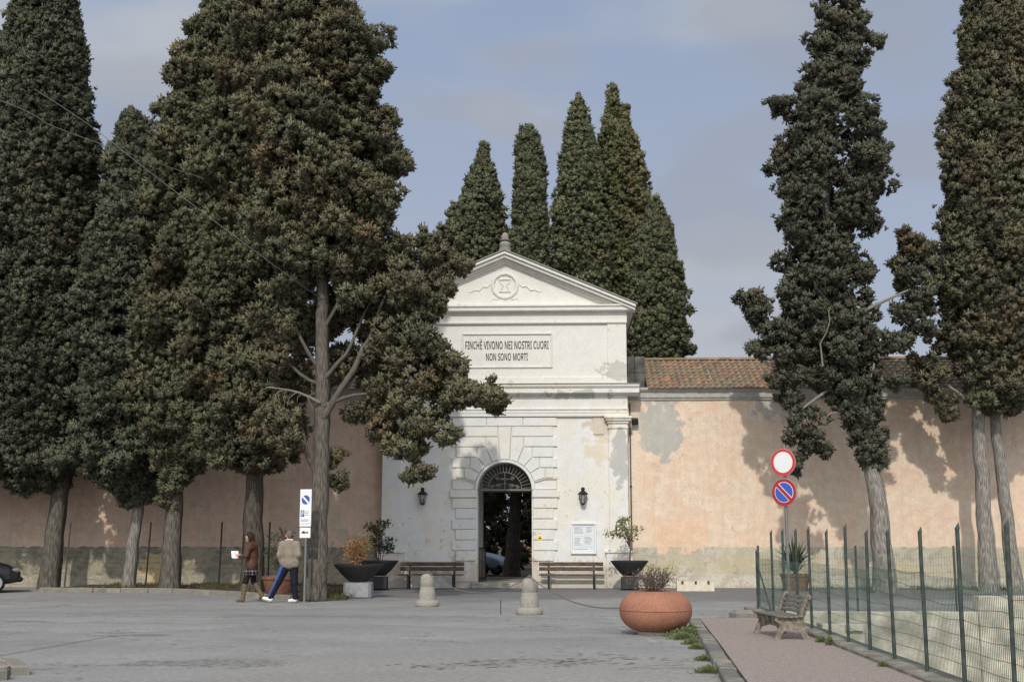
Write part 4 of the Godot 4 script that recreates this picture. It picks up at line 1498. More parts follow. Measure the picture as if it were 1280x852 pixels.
func pot(at: Vector3, r: float, h: float, label: String):
	var t := thing("flower_pot", label, "pot", at)
	var st := mb()
	lathe(st, [Vector2(0.001, 0.0), Vector2(r * 0.72, 0.0), Vector2(r * 0.74, 0.02), Vector2(r * 0.94, h * 0.84), Vector2(r, h * 0.85), Vector2(r * 1.02, h), Vector2(r * 0.92, h), Vector2(r * 0.86, h * 0.9)], 24)
	obj("vessel", st, M.terracotta_pot, t)
	st = mb()
	lathe(st, [Vector2(r * 0.87, h * 0.9), Vector2(r * 0.4, h * 0.92), Vector2(0.001, h * 0.93)], 18)
	obj("soil", st, M.soil, t)

func twigs(parent: Node3D, base: Vector3, n: int, spread: float, high: float, r: float, m: Material):
	for i in n:
		var st := mb()
		var a := rng.randf() * TAU
		var s := spread * sqrt(rng.randf())
		var tip := base + Vector3(cos(a) * s, high * rng.randf_range(0.55, 1.0), sin(a) * s)
		var b0 := base + Vector3(cos(a) * s, 0, sin(a) * s) * 0.25
		var mid := b0.lerp(tip, 0.5) + Vector3(rng.randfn(0, 0.05), 0.03, rng.randfn(0, 0.05))
		tube(st, [b0, mid, tip], [r, r * 0.7, r * 0.3], 5)
		for k in 7:
			var u := rng.randf_range(0.25, 1.0)
			var p := b0.lerp(mid, u * 2.0) if u < 0.5 else mid.lerp(tip, u * 2.0 - 1.0)
			var q := p + Vector3(rng.randfn(0, 1), rng.randfn(0.5, 0.6), rng.randfn(0, 1)).normalized() * rng.randf_range(0.06, 0.17) * high * 1.6
			var q2 := q + Vector3(rng.randfn(0, 0.05), rng.randfn(0.03, 0.05), rng.randfn(0, 0.05))
			tube(st, [p, q, q2], [r * 0.5, r * 0.38, r * 0.2], 4)
		obj("stem", st, m, parent)

func grass(called: String, spots: Array, n: int, size: float, tone: Color):
	var xfs := []
	var cols := []
	for s in spots:
		for i in int(n * s[3]):
			var p := Vector3(s[0] + rng.randfn(0, s[3] * 0.5), s[1], s[2] + rng.randfn(0, s[3] * 0.3))
			xfs.append(Transform3D(basis_up(Vector3(rng.randfn(0, 0.35), 1, rng.randfn(0, 0.35)), rng.randf() * TAU, size * rng.randf_range(0.5, 1.3)), p))
			var v := rng.randf_range(0.7, 1.3)
			cols.append(Color(tone.r * v * rng.randf_range(0.9, 1.3), tone.g * v, tone.b * v))
	var o := multi(called, blade_mesh, xfs, cols, M.leaf)
	o.set_meta("kind", "stuff")
	return o

# ------------------------------------------------------------------ fences, signs, vehicles
func mesh_panel(parent: Node3D, a: Vector3, b: Vector3, h: float, dv: float, dh: float, r: float, m: Material, wob := 0.0):
	var st := mb()
	var l := a.distance_to(b)
	var n := int(l / dv)
	var side := Vector3(0, 0, r * 1.4)
	for i in range(0, n + 1):
		var p := a.lerp(b, (i + 0.5) / (n + 1.0))
		tube(st, [p, p + Vector3(0, h, 0)], r, 3)
	var k := 0
	var y := 0.03
	while y <= h + 0.001:
		var pts := []
		for i in 6:
			var u := i / 5.0
			pts.append(a.lerp(b, u) + side + Vector3(0, y + wob * sin(u * PI * 2.0 + a.z + k * 0.7) * (y / h), 0))
		tube(st, pts, r * 1.15, 3)
		y += dh
		k += 1
	return obj("wire_panel", st, m, parent)

func round_sign(parent: Node3D, y: float, no_parking: bool):
	var rimc: Material = M.sign_dark_red if no_parking else M.sign_red
	var zx := Transform3D(Basis(Vector3(1, 0, 0), PI * 0.5), Vector3(0, y, 0.06))
	var st := mb()
	lathe(st, [Vector2(0.001, -0.012), Vector2(0.3, -0.012), Vector2(0.305, -0.006), Vector2(0.305, 0.002), Vector2(0.3, 0.006)], 40, zx)
	var back := obj("disc", st, M.sign_grey, parent)
	st = mb()
	lathe(st, [Vector2(0.3, 0.0062), Vector2(0.288, 0.0066), Vector2(0.001, 0.0066)], 40, zx)
	obj("edge_band", st, M.sign_white, back)
	st = mb()
	lathe(st, [Vector2(0.297, 0.0092), Vector2(0.001, 0.0092)], 40, zx)
	obj("red_band", st, rimc, back)
	st = mb()
	lathe(st, [Vector2(0.232 if not no_parking else 0.226, 0.0122), Vector2(0.001, 0.0122)], 40, zx)
	obj("white_field", st, M.sign_white, back)
	if no_parking:
		st = mb()
		lathe(st, [Vector2(0.213, 0.0152), Vector2(0.001, 0.0152)], 40, zx)
		obj("blue_field", st, M.sign_blue, back)
		for q in [[0.05, 0.0185, M.sign_white], [0.036, 0.0215, M.sign_dark_red]]:
			st = mb()
			box(st, Vector3(-0.222, -q[0], 0.0), Vector3(0.222, q[0], q[1] + 0.0), 0.0, Transform3D(Basis(Vector3(0, 0, 1), -PI * 0.25), Vector3(0, y, 0.06)))
			obj("diagonal_bar", st, q[2], back)

func car(called: String, label: String, at: Vector3, turn: float, paint: Material):
	# nose towards local +X, length 3.9
	var t := thing(called, label, "car", at, turn)
	var sts := [[-1.92, 0.42, 0.78, 0.62], [-1.85, 0.28, 0.98, 0.76], [-1.5, 0.22, 1.02, 0.82], [-0.6, 0.2, 0.98, 0.835], [0.5, 0.2, 0.95, 0.835], [0.8, 0.2, 0.97, 0.83], [1.2, 0.22, 0.91, 0.81], [1.6, 0.24, 0.81, 0.78], [1.83, 0.28, 0.7, 0.7], [1.93, 0.36, 0.6, 0.56]]
	var loft := func(stations: Array, st: SurfaceTool, pinch: float):
		var rings := []
		for s in stations:
			var ring := []
			for k in 24:
				var a := TAU * k / 24.0
				var cx := signf(cos(a)) * pow(absf(cos(a)), 0.45)
				var cy := signf(sin(a)) * pow(absf(sin(a)), 0.5)
				var yy: float = lerpf(s[1], s[2], cy * 0.5 + 0.5)
				var wd: float = s[3] * (1.0 - pinch * maxf(0.0, cy * 0.5 + 0.5))
				ring.append(Vector3(s[0], yy, cx * wd))
			rings.append(ring)
		for i in rings.size() - 1:
			for k in 24:
				var q := [rings[i][k], rings[i][(k + 1) % 24], rings[i + 1][(k + 1) % 24], rings[i + 1][k]]
				var mid: Vector3 = (q[0] + q[2]) * 0.5
				face(st, q, Vector3(mid.x, (stations[i][1] + stations[i][2]) * 0.5, 0))
		face(st, rings[0], Vector3(0, 0.6, 0))
		face(st, rings[-1], Vector3(0, 0.6, 0))
	var st := mb()
	loft.call(sts, st, 0.06)
	obj("body", st, paint, t)
	st = mb()
	loft.call([[-1.7, 0.92, 1.0, 0.72], [-1.45, 0.9, 1.34, 0.72], [-1.0, 0.9, 1.43, 0.73], [-0.2, 0.9, 1.43, 0.74], [0.25, 0.9, 1.36, 0.74], [0.7, 0.88, 1.08, 0.74], [0.92, 0.86, 0.93, 0.72]], st, 0.2)
	obj("windows", st, M.glass_dark, t)
	st = mb()
	loft.call([[-1.42, 1.33, 1.375, 0.56], [-0.95, 1.4, 1.46, 0.58], [-0.2, 1.4, 1.46, 0.58], [0.22, 1.33, 1.39, 0.56]], st, 0.1)
	obj("roof", st, paint, t)
	for s in [-1.0, 1.0]:
		for x in [-1.2, 1.22]:
			var rot := Transform3D(Basis(Vector3(1, 0, 0), PI * 0.5), Vector3(x, 0.29, s * 0.76))
			st = mb()
			lathe(st, [Vector2(0.2, -0.085), Vector2(0.26, -0.09), Vector2(0.285, -0.06), Vector2(0.29, 0.0), Vector2(0.285, 0.06), Vector2(0.26, 0.09), Vector2(0.2, 0.085)], 24, rot)
			var w := obj("wheel", st, M.rubber, t)
			st = mb()
			lathe(st, [Vector2(0.001, -0.07), Vector2(0.06, -0.075), Vector2(0.2, -0.06), Vector2(0.205, -0.084), Vector2(0.205, 0.084), Vector2(0.2, 0.06), Vector2(0.06, 0.075), Vector2(0.001, 0.07)], 20, rot)
			obj("rim", st, M.rim, w)
		st = mb()
		box(st, Vector3(1.62, 0.58, s * 0.5), Vector3(1.87, 0.7, s * 0.7), 0.04)
		obj("headlight", st, M.lamp_glass, t)
		st = mb()
		box(st, Vector3(0.5, 0.93, s * 0.78), Vector3(0.62, 1.06, s * 0.96), 0.035)
		obj("side_mirror", st, paint, t)
	st = mb()
	box(st, Vector3(1.7, 0.3, -0.66), Vector3(2.0, 0.46, 0.66), 0.06)
	obj("bumper", st, M.black, t)

# ------------------------------------------------------------------ the place
func _ready():
	var cam := Camera3D.new()
	cam.name = "camera"
	add_child(cam)
	cam.position = Vector3(0, 1.62, 0)
	cam.rotation_degrees = Vector3(8.946, 2.19, 0)
	cam.fov = 30.735
	cam.near = 0.1
	cam.far = 1500.0
	cam.current = true
	var az := deg_to_rad(5.5)
	var el := deg_to_rad(38.0)
	var rays := Vector3(sin(az) * cos(el), -sin(el), -cos(az) * cos(el))
	var env := Environment.new()
	env.background_mode = Environment.BG_SKY
	var sm_ := PanoramaSkyMaterial.new()
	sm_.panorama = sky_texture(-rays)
	sm_.energy_multiplier = 1.0
	var sky := Sky.new()
	sky.sky_material = sm_
	env.sky = sky
	env.tonemap_mode = Environment.TONE_MAPPER_LINEAR
	env.tonemap_exposure = 1.07
	env.sdfgi_enabled = true
	env.ssao_enabled = true
	env.ssil_enabled = true
	var we := WorldEnvironment.new()
	we.name = "world_environment"
	we.environment = env
	add_child(we)
	var sun := DirectionalLight3D.new()
	sun.name = "sun"
	add_child(sun)
	sun.light_energy = 0.64
	sun.light_angular_distance = 0.9
	sun.light_color = Color(1.0, 0.975, 0.93)
	sun.shadow_enabled = true
	sun.look_at_from_position(Vector3.ZERO, rays)

	make_textures()
	make_materials()
	make_foliage_meshes()
	print("materials ", Time.get_ticks_msec())
	ground()
	walls()
	gate()
	print("gate ", Time.get_ticks_msec())
	street()
	print("street ", Time.get_ticks_msec())
	plants()
	trees()
	print("trees ", Time.get_ticks_msec(), " clumps ", clumps)
	person_walking_woman(Vector3(-7.72, 0.0, -31.2))
	person_walking_man(Vector3(-6.62, 0.0, -31.1))
	print("people ", Time.get_ticks_msec())

func sheet(st: SurfaceTool, x0: float, z0: float, x1: float, z1: float, y: float):
	var q := [Vector3(x0, y, z1), Vector3(x1, y, z1), Vector3(x1, y, z0), Vector3(x0, y, z0)]
	for o in [0, 2, 1, 0, 3, 2]:
		var p: Vector3 = q[o]
		st.set_normal(Vector3.UP)
		st.set_uv(Vector2((p.x + 22.0) / 40.0, (p.z + 42.0) / 34.0))
		st.set_uv2(Vector2(p.x, p.z))
		st.add_vertex(p)

func flat_poly(st: SurfaceTool, poly: Array, y0: float, y1: float, bev := 0.0):
	# poly in (x, z); local Y of the prism runs towards -Z so that the top looks up
	var q := []
	for p in poly: q.append(Vector2(p[0], -p[1]))
	prism(st, q, y0, y1, bev, Transform3D(Basis(Vector3(1, 0, 0), Vector3(0, 0, -1), Vector3(0, 1, 0)), Vector3.ZERO))

func kerb_run(parent: Node3D, pts: Array, w: float, y0: float, h: float, stone: float, m: Array):
	# single kerb stones laid along a line of (x, z) points; the line is the street edge, the stones lie to its left
	var cv := Curve3D.new()
	for p in pts: cv.add_point(Vector3(p[0], 0, p[1]))
	var l := cv.get_baked_length()
	var n := int(l / stone)
	for i in n:
		var a := cv.sample_baked(l * i / n)
		var b := cv.sample_baked(l * (i + 1) / n)
		var d := (b - a).normalized()
		var s := Vector3(d.z, 0, -d.x) * w
		var g := d * 0.008
		var st := mb()
		var dy := rng.randf_range(-0.008, 0.008)
		var jog := s.normalized() * rng.randf_range(-0.012, 0.012)
		var c0 := a + g + jog
		var c1 := b - g + jog
		flat_poly(st, [[c0.x, c0.z], [c1.x, c1.z], [c1.x + s.x, c1.z + s.z], [c0.x + s.x, c0.z + s.z]], y0, h + dy, 0.018)
		obj("kerb_stone", st, m[rng.randi() % m.size()], parent)

func ground():
	rng.seed = 3
	var rm := mat(Color(1, 1, 1), 0.93, road_texture(940, 800), 1.0, null, 0.5, 0.0, false)
	rm.detail_enabled = true
	rm.detail_blend_mode = BaseMaterial3D.BLEND_MODE_MUL
	rm.detail_albedo = T.gravel
	rm.detail_uv_layer = BaseMaterial3D.DETAIL_UV_2
	rm.uv2_scale = Vector3(0.36, 0.36, 0.36)
	var st := mb()
	sheet(st, -22, -42, 4.25, -8, 0)
	sheet(st, 4.25, -42, 18, -27.35, 0)
	struct(obj("road", st, rm))
	st = mb()
	sheet(st, -300, -42, -22, 60, 0)
	sheet(st, 18, -42, 300, 60, 0)
	sheet(st, -22, -8, 18, 60, 0)
	struct(obj("ground", st, M.asphalt_plain))
	st = mb()
	sheet(st, -300, -400, 300, -42, 0)
	struct(obj("path", st, M.gravel_path))
	# sunken concrete basin behind the fence
	st = mb()
	sheet(st, 4.25, -27.35, 18, -8, -2.2)
	struct(obj("basin_floor", st, M.concrete))
	# pink footpath with its kerb
	var fp := Node3D.new()
	fp.name = "pavement"
	add_child(fp)
	struct(fp)
	st = mb()
	flat_poly(st, [[2.62, -23.9], [3.86, -24.3], [3.86, -8.0], [1.52, -8.0], [1.98, -13.6], [2.3, -18.5]], 0.002, 0.095)
	obj("slab", st, M.pink_paving, fp)
	kerb_run(fp, [[1.3, -8.0], [1.76, -13.6], [2.08, -18.5], [2.42, -24.0]], -0.2, 0.001, 0.105, 0.95, [M.kerb, M.kerb_dark, M.concrete])
	kerb_run(fp, [[2.45, -24.15], [3.84, -24.55]], -0.2, 0.001, 0.09, 0.7, [M.kerb])
	# concrete footing of the fence and basin walls
	var bw := Node3D.new()
	bw.name = "basin_wall"
	add_child(bw)
	tag(bw, "pale concrete walls of sunken basin behind green fence", "wall")
	var zc := -26.9
	while zc < -8.1:
		st = mb()
		box(st, Vector3(3.87, -2.2, zc), Vector3(4.25, 0.15 + rng.randf_range(-0.01, 0.01), zc + 2.085), 0.02)
		obj("footing", st, M.concrete, bw)
		zc += 2.1
	st = mb()
	box(st, Vector3(4.253, -2.2, -27.65), Vector3(8.9, 0.03, -27.35), 0.015)
	obj("wall_section", st, M.concrete_pale, bw)
	st = mb()
	box(st, Vector3(8.903, -2.2, -27.68), Vector3(18, 0.36, -27.3), 0.015)
	obj("wall_section", st, M.concrete_pale, bw)
	st = mb()
	box(st, Vector3(4.6, -2.2, -23.0), Vector3(5.35, 0.1, -22.5), 0.015)
	box(st, Vector3(5.0, -0.02, -22.49), Vector3(5.3, 0.1, -22.42), 0.01)
	obj("wall_section", st, M.concrete_pale, bw)
	# planted bed along the left wall
	var bed := Node3D.new()
	bed.name = "planting_bed"
	add_child(bed)
	struct(bed)
	st = mb()
	flat_poly(st, [[-15.3, -36.75], [-11.4, -36.3], [-9.6, -34.9], [-8.3, -33.5], [-6.9, -32.1], [-5.95, -31.75], [-5.5, -32.3], [-5.7, -34.5], [-6.4, -37.5], [-6.2, -40.35], [-15.3, -40.35]], 0.001, 0.075)
	obj("soil", st, M.soil, bed)
	kerb_run(bed, [[-15.3, -36.52], [-11.4, -36.1], [-9.5, -34.75], [-8.2, -33.3], [-6.85, -31.95]], 0.2, 0.0, 0.13, 0.8, [M.kerb, M.concrete, M.kerb])
	# corner of the traffic island in the near left
	var isl := Node3D.new()
	isl.name = "traffic_island"
	add_child(isl)
	struct(isl)
	st = mb()
	flat_poly(st, [[-12, -15.75], [-7.3, -15.5], [-6.55, -15.0], [-6.5, -14.65], [-12, -13.2]], 0.001, 0.1)
	obj("slab", st, M.pink_paving, isl)
	kerb_run(isl, [[-6.45, -14.75], [-6.5, -15.15], [-7.25, -15.65], [-12, -15.95]], -0.2, 0.0, 0.12, 0.75, [M.kerb_dark, M.kerb])
	kerb_run(isl, [[-12, -13.0], [-6.35, -14.5]], -0.2, 0.0, 0.12, 0.7, [M.kerb_dark, M.concrete_grey])

func walls():
	var wm := mat(Color(1, 1, 1), 0.93, wall_texture(860, 310, 18.0, 6.5, 101, false), 1.0, null, 0.5, 0.0, false)
	wm.uv1_scale = Vector3(1.0 / 18.0, 1.0 / 6.5, 1)
	wm.uv1_offset = Vector3(0, 1, 0)
	var wl := mat(Color(1, 1, 1), 0.93, wall_texture(860, 310, 18.0, 6.5, 131, true), 1.0, null, 0.5, 0.0, false)
	wl.uv1_scale = Vector3(1.0 / 18.0, 1.0 / 6.5, 1)
	wl.uv1_offset = Vector3(0, 1, 0)
	M.facade = mat(Color(1, 1, 1), 0.92, facade_texture(680, 748), 1.0, null, 0.5, 0.0, false)
	M.facade.uv1_scale = Vector3(0.1, 1.0 / 11.0, 1)
	M.facade.uv1_offset = Vector3(0.5, 1, 0)
	var info := [["peach plastered boundary wall with tiled roof beside the gatehouse", Vector3(2.2, 0, -40.4), 20.0, wm, 0.62], ["brownish pink boundary wall behind row of cypresses", Vector3(-24.0, 0, -40.4), 18.26, wl, 0.0]]
	for w in info:
		var t := thing("boundary_wall", w[0], "wall", w[1])
		var L: float = w[2]
		# face with a lightly uneven trowelled surface
		var st := mb()
		var nz := noise(0.5, 3, 7)
		var nx := int(L / 0.4)
		for i in nx:
			for j in 15:
				var q := []
				for c in [[i, j], [i + 1, j], [i + 1, j + 1], [i, j + 1]]:
					var x: float = L * c[0] / nx
					var y: float = 6.02 * c[1] / 15.0
					q.append(Vector3(x, y, nz.get_noise_2d(x, y) * 0.022))
				face(st, [q[0], q[1], q[2], q[3]], Vector3(L * 0.5, 3, -5))
		obj("plaster_face", st, w[3], t)
		st = mb()
		box(st, Vector3(0, 0, -2.6), Vector3(L, 6.0, -0.06))
		obj("core", st, M.concrete_grey, t)
		st = mb()
		mould(st, [Vector2(-0.05, 6.003), Vector2(0.05, 6.003), Vector2(0.06, 6.06), Vector2(0.1, 6.08), Vector2(0.1, 6.24), Vector2(0.16, 6.28), Vector2(0.2, 6.33), Vector2(0.2, 6.4), Vector2(-0.05, 6.4)], w[4] if w[4] < 0.1 else 0.0, L)
		obj("cornice", st, M.white_plaster, t)
		st = mb()
		mould(st, [Vector2(-2.6, 6.403), Vector2(0.2, 6.403), Vector2(0.2, 6.425), Vector2(-2.3, 7.62), Vector2(-2.6, 7.62)], w[4] if w[4] < 0.1 else 0.66, L)
		obj("roof_bed", st, M.concrete_grey, t)
		# interlocking clay tiles
		st = mb()
		var pr := []
		for k in 9:
			var u := k / 8.0
			var hh := 0.026 * sin(clampf((u - 0.45) / 0.55, 0, 1) * PI) + 0.006
			pr.append(Vector2(u * 0.2, hh))
		for k in 8:
			var a: Vector2 = pr[k]
			var b: Vector2 = pr[k + 1]
			face(st, [Vector3(a.x, a.y + 0.034, 0.2), Vector3(b.x, b.y + 0.034, 0.2), Vector3(b.x, b.y, -0.2), Vector3(a.x, a.y, -0.2)], Vector3(0.1, -1, 0))
			face(st, [Vector3(a.x, a.y + 0.034, 0.2), Vector3(b.x, b.y + 0.034, 0.2), Vector3(b.x, b.y - 0.005, 0.2), Vector3(a.x, a.y - 0.005, 0.2)], Vector3(0.1, 0, -1))
		var tile := st.commit()
		var xfs := []
		var cols := []
		var slope := atan2(1.195, 2.5)
		var bas := Basis(Vector3(1, 0, 0), slope)
		rng.seed = 17
		var bl := noise(0.6, 3, 19)
		for r in 9:
			var y0 := 6.44 + 0.325 * sin(slope) * r
			var z0 := 0.1 - 0.325 * cos(slope) * r
			var x: float = 0.68 if w[4] > 0.1 else 0.02
			while x < L - 0.2:
				xfs.append(Transform3D(bas.rotated(Vector3.UP, rng.randfn(0, 0.015)), Vector3(x, y0 + rng.randfn(0, 0.004), z0 + rng.randfn(0, 0.01))))
				var v := rng.randf_range(0.82, 1.12)
				var lich := sm(-0.1, 0.3, bl.get_noise_2d(x, r * 0.6) + rng.randfn(0, 0.1))
				var c := Color(0.62, 0.36, 0.21).lerp(Color(0.48, 0.38, 0.22), lich)
				cols.append(Color(c.r * v, c.g * v, c.b * v))
				x += 0.2
		var tl := multi("roof_tiles", tile, xfs, cols, M.roof_tile, t)
		tl.set_meta("kind", "stuff")
		# ridge caps
		var rst := mb()
		for k in 7:
			var a0 := PI * k / 7.0
			var a1 := PI * (k + 1) / 7.0
			face(rst, [Vector3(0, sin(a0) * 0.1, cos(a0) * 0.13), Vector3(0.42, sin(a0) * 0.09, cos(a0) * 0.12), Vector3(0.42, sin(a1) * 0.09, cos(a1) * 0.12), Vector3(0, sin(a1) * 0.1, cos(a1) * 0.13)], Vector3(0.2, -0.3, 0))
		var rxf := []
		var rcol := []
		var rx: float = 0.68 if w[4] > 0.1 else 0.02
		while rx < L - 0.4:
			rxf.append(Transform3D(Basis.IDENTITY, Vector3(rx, 7.65, -2.42)))
			var v := rng.randf_range(0.7, 1.2)
			rcol.append(Color(0.5 * v, 0.34 * v, 0.22 * v))
			rx += 0.38
		multi("ridge_tiles", rst.commit(), rxf, rcol, M.roof_tile, t).set_meta("kind", "stuff")
		if w[4] > 0.1:
			# bare grey block between gatehouse and roof, of four slabs
			for e in [[0.0, 6.41, 0.3, 6.95], [0.31, 6.41, 0.63, 6.95], [0.0, 6.96, 0.3, 7.5], [0.31, 6.96, 0.63, 7.5]]:
				st = mb()
				box(st, Vector3(e[0], e[1], -1.6), Vector3(e[2], e[3], -0.35), 0.012)
				obj("grey_slab", st, M.concrete_grey, t)
	# far wall and house seen through the passage
	var fw := thing("cemetery_house", "pink plastered cemetery building glimpsed through the doorway", "building", Vector3(0, 0, -74))
	var st2 := mb()
	box(st2, Vector3(-2.2, 0, -4), Vector3(7, 5.0, 0))
	obj("wall", st2, M.terracotta_pot, fw)
	st2 = mb()
	prism(st2, [Vector2(-2.5, 5.003), Vector2(7.3, 5.003), Vector2(2.4, 6.6)], -4.3, 0.3)
	obj("roof", st2, M.terracotta, fw)
	st2 = mb()
	box(st2, Vector3(-1.7, 1.0, 0.003), Vector3(-1.1, 2.3, 0.04), 0.01)
	obj("window", st2, M.glass_dark, fw)

func street():
	rng.seed = 23
	lantern(-4.39, "black iron wall lantern above left bench by the doorway")
	lantern(0.74, "black iron wall lantern above the framed notice board")
	wall_bench(-5.03, -3.02, "dark plank bench against the wall nearer the orange shrub")
	wall_bench(-0.66, 1.35, "dark plank bench below the framed notice board")
	# notice board
	var nb := thing("notice_board", "white framed notice board with bluish papers on gate wall", "notice board", Vector3(0.75, 1.07, GZ + 0.002))
	var st := mb()
	box(st, Vector3(-0.4, 0.0, 0), Vector3(0.4, 0.96, 0.02))
	obj("back_panel", st, M.paper, nb)
	for e in [[-0.41, -0.01, 0.41, 0.05], [-0.41, 0.92, 0.41, 0.98], [-0.41, 0.052, -0.35, 0.918], [0.35, 0.052, 0.41, 0.918]]:
		st = mb()
		box(st, Vector3(e[0], e[1], 0.021), Vector3(e[2], e[3], 0.07), 0.01)
		obj("frame", st, M.sign_white, nb)
	for e in [[-0.33, 0.56, 0.04, 0.89], [0.06, 0.6, 0.33, 0.88], [-0.32, 0.22, -0.03, 0.53], [0.0, 0.24, 0.31, 0.57], [-0.33, 0.07, 0.2, 0.19]]:
		st = mb()
		box(st, Vector3(e[0], e[1], 0.0215), Vector3(e[2], e[3], 0.026))
		var pp := obj("paper", st, M.sign_white, nb)
		st = mb()
		var y: float = e[3] - 0.05
		while y > e[1] + 0.04:
			box(st, Vector3(e[0] + 0.03, y, 0.027), Vector3(e[0] + (e[2] - e[0]) * rng.randf_range(0.6, 0.92), y + 0.016, 0.0285))
			y -= 0.042
		obj("printed_lines", st, M.print, pp)
	var ys := thing("small_sign", "small yellow and white sign on the door surround", "sign", Vector3(-0.64, 1.42, GZ + 0.058))
	st = mb()
	box(st, Vector3(-0.07, 0, 0), Vector3(0.07, 0.24, 0.006))
	obj("plate", st, M.sign_white, ys)
	st = mb()
	box(st, Vector3(-0.06, 0.06, 0.0062), Vector3(0.06, 0.21, 0.009))
	obj("yellow_field", st, M.yellow, ys)
	st = mb()
	prism(st, [Vector2(-0.04, 0.135), Vector2(0.0, 0.175), Vector2(0.0, 0.15), Vector2(0.04, 0.15), Vector2(0.04, 0.12), Vector2(0.0, 0.12), Vector2(0.0, 0.095)], 0.0092, 0.011)
	obj("arrow", st, M.black, ys)
	# thin pipe in the corner of gate and wall, and a floodlight on it
	var dp := thing("drain_pipe", "thin grey pipe in corner between gatehouse and peach wall", "pipe", Vector3(2.3, 0, GZ - 0.36))
	st = mb()
	tube(st, v3([[0, 0, 0], [0, 2.5, 0], [0, 5.9, 0]]), 0.022, 8)
	obj("pipe", st, M.concrete_grey, dp)
	for y in [1.5, 3.2, 4.9]:
		st = mb()
		box(st, Vector3(-0.035, y, -0.03), Vector3(0.035, y + 0.03, 0.028), 0.004)
		obj("clip", st, M.iron, dp)
	var fl := thing("floodlight", "small dark floodlight at the pilaster capital beside peach wall", "floodlight", Vector3(2.46, 5.35, GZ - 0.36))
	st = mb()
	box(st, Vector3(-0.12, -0.1, 0.06), Vector3(0.1, 0.1, 0.22), 0.02, Transform3D(Basis(Vector3(1, 0, 0), 0.4), Vector3.ZERO))
	obj("housing", st, M.cast_iron, fl)
	st = mb()
	box(st, Vector3(-0.02, -0.04, -0.04), Vector3(0.02, 0.04, 0.1))
	obj("bracket", st, M.cast_iron, fl)
	# bollards and chains
	bollard(Vector3(-3.12, 0, -29.55), "rough pale stone bollard in front of the left plank bench")
	bollard(Vector3(-0.65, 0, -26.6), "rough pale stone bollard nearer the terracotta planter")
	chain(Vector3(-3.12, 0.79, -29.55), Vector3(-0.65, 0.79, -26.6), 0.42, "iron chain sagging between the two stone bollards")
	chain(Vector3(-0.65, 0.79, -26.6), Vector3(1.22, 0.42, -21.95), 0.24, "iron chain running from bollard to terracotta planter")
	st = mb()
	tube(st, v3([[0, 0, 0], [0, 0.28, 0]]), 0.008, 6)
	lathe(st, [Vector2(0.001, 0.275), Vector2(0.014, 0.28), Vector2(0.012, 0.295), Vector2(0.001, 0.3)], 6)
	var rod := obj("iron_rod", st, M.iron)
	rod.position = Vector3(-1.25, 0, -26.5)
	tag(rod, "short thin iron rod standing between the stone bollards", "rod")
	# terracotta planter: two flattened half shells on a low disc
	var tp := thing("terracotta_planter", "large round terracotta planter with dry shrub on the road edge", "planter", Vector3(1.6, 0, -21.35))
	st = mb()
	lathe(st, [Vector2(0.001, 0.0), Vector2(0.3, 0.0), Vector2(0.3, 0.05), Vector2(0.001, 0.05)], 28)
	obj("base", st, M.concrete_pale, tp)
	st = mb()
	var pr := [Vector2(0.001, 0.052)]
	for k in 13:
		var a := -PI * 0.5 + PI * 0.5 * k / 12.0
		pr.append(Vector2(0.24 + 0.37 * cos(a), 0.39 + sin(a) * 0.34))
	pr.append(Vector2(0.6, 0.392))
	lathe(st, pr, 40)
	obj("lower_shell", st, M.terracotta, tp)
	st = mb()
	pr = [Vector2(0.598, 0.394)]
	for k in 11:
		var a := PI * 0.5 * k / 10.0
		pr.append(Vector2(0.27 + 0.338 * cos(a), 0.402 + sin(a) * 0.31))
	pr.append_array([Vector2(0.2, 0.7), Vector2(0.18, 0.6)])
	lathe(st, pr, 40)
	obj("upper_shell", st, M.terracotta, tp)
	st = mb()
	lathe(st, [Vector2(0.2, 0.655), Vector2(0.001, 0.67)], 20)
	obj("soil", st, M.soil, tp)
	# bowls and pots
	bowl_planter(Vector3(-5.37, 0, -33.4), 0.66, true, "dark wide bowl planter on steel block with orange leaved shrub")
	bowl_planter(Vector3(-5.55, 0, -38.4), 0.6, false, "dark bowl planter close to gatehouse corner with green bush")
	bowl_planter(Vector3(2.12, 0, -38.6), 0.58, false, "dark bowl planter under small tree before peach wall")
	pot(Vector3(-7.75, 0.076, -34.6), 0.5, 0.45, "terracotta flower pot behind the person in beige jacket")
	pot(Vector3(7.1, 0, -38.4), 0.46, 0.5, "terracotta pot with spiky palm behind the green fence")
	# concrete barrier with slots
	var br := thing("concrete_barrier", "low cream concrete barrier with slots at foot of peach wall", "barrier", Vector3(4.05, 0, -38.2))
	st = mb()
	prism(st, [Vector2(0.24, 0), Vector2(0.2, 0.06), Vector2(0.07, 0.28), Vector2(-0.07, 0.28), Vector2(-0.2, 0.06), Vector2(-0.24, 0.0)], -0.56, 0.56, 0.015, Transform3D(Basis(Vector3(0, 0, 1), Vector3(0, 1, 0), Vector3(-1, 0, 0)), Vector3.ZERO))
	obj("body", st, M.cream, br)
	for x in [-0.38, 0.02, 0.4]:
		st = mb()
		box(st, Vector3(x - 0.03, 0.2, 0.06), Vector3(x + 0.03, 0.29, 0.14), 0.004)
		obj("slot", st, M.soil, br)
	park_bench(Vector3(3.4, 0.096, -19.75), -PI * 0.5 + 0.12, "weathered slatted park bench on pink pavement before green fence")
	var stn := mb()
	flat_poly(stn, [[3.3, -25.0], [3.75, -25.1], [3.78, -24.75], [3.4, -24.66]], 0.0, 0.2, 0.06)
	tag(obj("stone_block", stn, M.kerb), "pale rough stone block at the foot of fence corner post", "stone")
